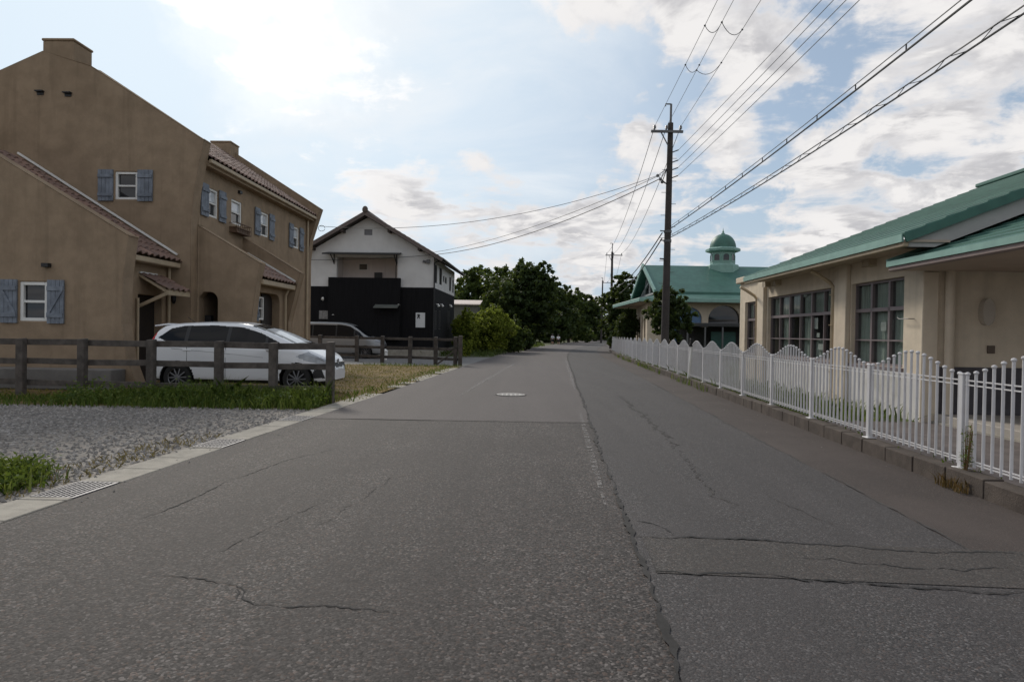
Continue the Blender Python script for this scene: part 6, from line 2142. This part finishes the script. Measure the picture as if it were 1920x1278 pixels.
# gravel stones
def stones(name, n, region, smin, smax, mt, label, z=.0):
    V, F, k = [], [], 0
    base = np.array([(1, 0, 0), (0, 1, 0), (-1, 0, 0), (0, -1, 0), (0, 0, .7), (0, 0, -.3)], float)
    fc = [(0, 1, 4), (1, 2, 4), (2, 3, 4), (3, 0, 4)]
    P_ = region(n)
    n = len(P_)
    ang = rng.uniform(0, 6.28, n); s = rng.uniform(smin, smax, n)
    co, si = np.cos(ang), np.sin(ang)
    jit = rng.uniform(.55, 1.3, (n, 6, 1))
    B = base[None] * jit * s[:, None, None]
    X = B[:, :, 0] * co[:, None] - B[:, :, 1] * si[:, None]; Yv = B[:, :, 0] * si[:, None] + B[:, :, 1] * co[:, None]
    V = np.stack([X, Yv, B[:, :, 2]], 2) + P_[:, None, :]
    F = (np.array(fc)[None] + 6 * np.arange(n)[:, None, None]).reshape(-1, 3)
    me = bpy.data.meshes.new(name)
    me.from_pydata([tuple(v) for v in V.reshape(-1, 3)], [], [tuple(f) for f in F.tolist()])
    me.materials.append(mt)
    o = bpy.data.objects.new(name, me); COL.objects.link(o)
    set_rnd(o, np.repeat(rng.uniform(0, 1, n), 4))
    tag(o, label, 'gravel', kind='stuff')
STONE = tilemat('gravel_stone', (.11, .102, .096), (.36, .335, .31), (.19, .165, .14))
def greg(n):
    p = scatter(n, -16, -3.4, 5.0, 12.0, lambda x, y: x < edge(y) + (.12 if random.random() < .06 else -.01))
    return p
stones('gravel_stones', 26000, greg, .012, .032, STONE, 'loose grey and tan gravel stones covering the yard')
def rreg(n):
    p = scatter(n, -4, 4.5, 3.5, 30, lambda x, y: (rx(AL, y) - .1 < x < rx(AL, y) + .5 * random.random() ** 2) or (rx(AR, y) < x < rx(AF - .16, y) and random.random() < .12), .004)
    return p
stones('loose_grit', 3500, rreg, .006, .016, STONE, 'loose grit and small stones along the road edges')

# =================================================================== PEOPLE (two schoolchildren walking away, one farther off)
def person(label, loc, H, shirt, short, stride, lean=0.0, facing=0.0, hair=(.012, .010, .009), pack=None):
    o = empty('person', loc, facing, label, 'person', 'people walking down the road')
    s = H / 1.35
    J = {'pelvis': (0, 0, .68, .10), 'waist': (0, .01, .80, .095), 'chest': (0, .02, .97, .115), 'neck': (0, .025, 1.10, .045), 'head0': (0, .03, 1.17, .075), 'head1': (0, .03, 1.27, .085), 'head2': (0, .02, 1.32, .05)}
    for sd, nm in ((-1, 'l'), (1, 'r')):
        st = stride * sd
        J['sh' + nm] = (sd * .145, .02, 1.045, .046); J['el' + nm] = (sd * .185, -.03 - st * .5, .84, .036); J['wr' + nm] = (sd * .19, .04 - st * .8, .66, .028); J['hd' + nm] = (sd * .19, .05 - st * .85, .60, .022)
        J['hip' + nm] = (sd * .075, 0, .64, .078); J['kn' + nm] = (sd * .08, .03 + st, .36, .052); J['an' + nm] = (sd * .08, -.02 + st * 1.1, .07, .036); J['to' + nm] = (sd * .085, .10 + st * 1.1, .03, .034)
    E_ = [('pelvis', 'waist'), ('waist', 'chest'), ('chest', 'neck'), ('neck', 'head0'), ('head0', 'head1'), ('head1', 'head2')]
    for nm in 'lr':
        E_ += [('chest', 'sh' + nm), ('sh' + nm, 'el' + nm), ('el' + nm, 'wr' + nm), ('wr' + nm, 'hd' + nm), ('pelvis', 'hip' + nm), ('hip' + nm, 'kn' + nm), ('kn' + nm, 'an' + nm), ('an' + nm, 'to' + nm)]
    def skin(name, keys, edges, grow, mt, root_):
        ks = list(keys); ix = {k: i for i, k in enumerate(ks)}
        me = bpy.data.meshes.new(name)
        me.from_pydata([tuple(v * s for v in J[k][:3]) for k in ks], [(ix[a], ix[b]) for a, b in edges if a in ix and b in ix], [])
        ob = bpy.data.objects.new(name, me); COL.objects.link(ob); ob.parent = o
        me.materials.append(mt)
        md = ob.modifiers.new('skin', 'SKIN'); md.use_smooth_shade = True
        sv = me.skin_vertices[0].data
        for k in ks:
            r_ = J[k][3] * s + grow
            sv[ix[k]].radius = (r_, r_)
            sv[ix[k]].use_root = (k == root_)
        sb = ob.modifiers.new('sub', 'SUBSURF'); sb.levels = sb.render_levels = 1
        return ob
    SK = mat('skin', (.42, .26, .18), .6, .05, 4)
    skin('body', J.keys(), E_, 0, SK, 'pelvis')
    skin('shirt', ['waist', 'chest', 'shl', 'shr', 'ell', 'elr', 'pelvis'], E_, .018, shirt, 'chest')
    skin('shorts', ['pelvis', 'hipl', 'hipr', 'knl', 'knr'], E_, .014, short, 'pelvis')
    mb = MB(); mb.ball((0, .01 * s, 1.27 * s), .105 * s, 12, (.95, 1.0, 1.05)); mb.build('hair', mat('black_hair', hair, .6, .2, 20), o, smooth=True)
    for nm in 'lr':
        mb = MB(); a = J['an' + nm]; mb.ball((a[0] * s, (a[1] + .05) * s, .04 * s), .06 * s, 8, (.7, 1.6, .7)); mb.build('shoe', mat('white_shoe', (.5, .5, .5), .6), o, smooth=True)
    if pack:
        mb = MB(); mb.ball((0, -.13 * s, .95 * s), .15 * s, 10, (.95, .55, 1.15)); mb.build('rucksack', pack, o, smooth=True)
    return o
PSH = mat('white_shirt', (.66, .67, .69), .9, .05, 6)
PSD = mat('dark_shorts', (.02, .02, .028), .9, .1, 6)
g1 = gnd(1036, 646.0); g2 = gnd(1047, 646.5)
person('left of two children walking away, in a white top with a round pale rucksack', g1, 1.42, PSH, PSD, .10, pack=mat('pale_rucksack', (.42, .44, .47), .8, .1, 8))
person('right of two children walking away, white top and dark shorts, no rucksack', g2, 1.38, PSH, PSD, -.09)
g3 = gnd(1070, 638.5)
person('small distant figure in a grey top under the trees at the road end', (g3.x, g3.y, 0), 1.5, mat('grey_top', (.16, .17, .19), .9), PSD, .08)

# things at the far right of the road
def farcar(px, py, col, label, L_=4.2):
    g = gnd(px, py)
    v2 = copy_tree(van)
    v2.location = (g.x, g.y, 0); v2.rotation_euler = (0, 0, R(100)); v2['label'] = label
    return v2
c = gnd(1136, 639.5)
bw_ = empty('timber_stack', (c.x + 1.2, c.y - 35, 0), 0, 'untidy stack of brown timber and poles beyond the end of the picket fence', 'timber')
rs = random.Random(9)
for k in range(9):
    mb = MB(); z = .1 + .13 * k; a = rs.uniform(-.5, .5)
    mb.beam((-1.1 + rs.uniform(-.3, .3), rs.uniform(-.5, .5), z * rs.uniform(.6, 1)), (1.1 + rs.uniform(-.3, .3), a, z * rs.uniform(.8, 1.4)), .12, .12)
    mb.build('plank', mat('pale_brown_timber', (.20, .13, .085), .8, .25, 5), bw_)
farcar(1140, 637.2, None, 'pale far-off vehicle glimpsed at the road end between the poles')
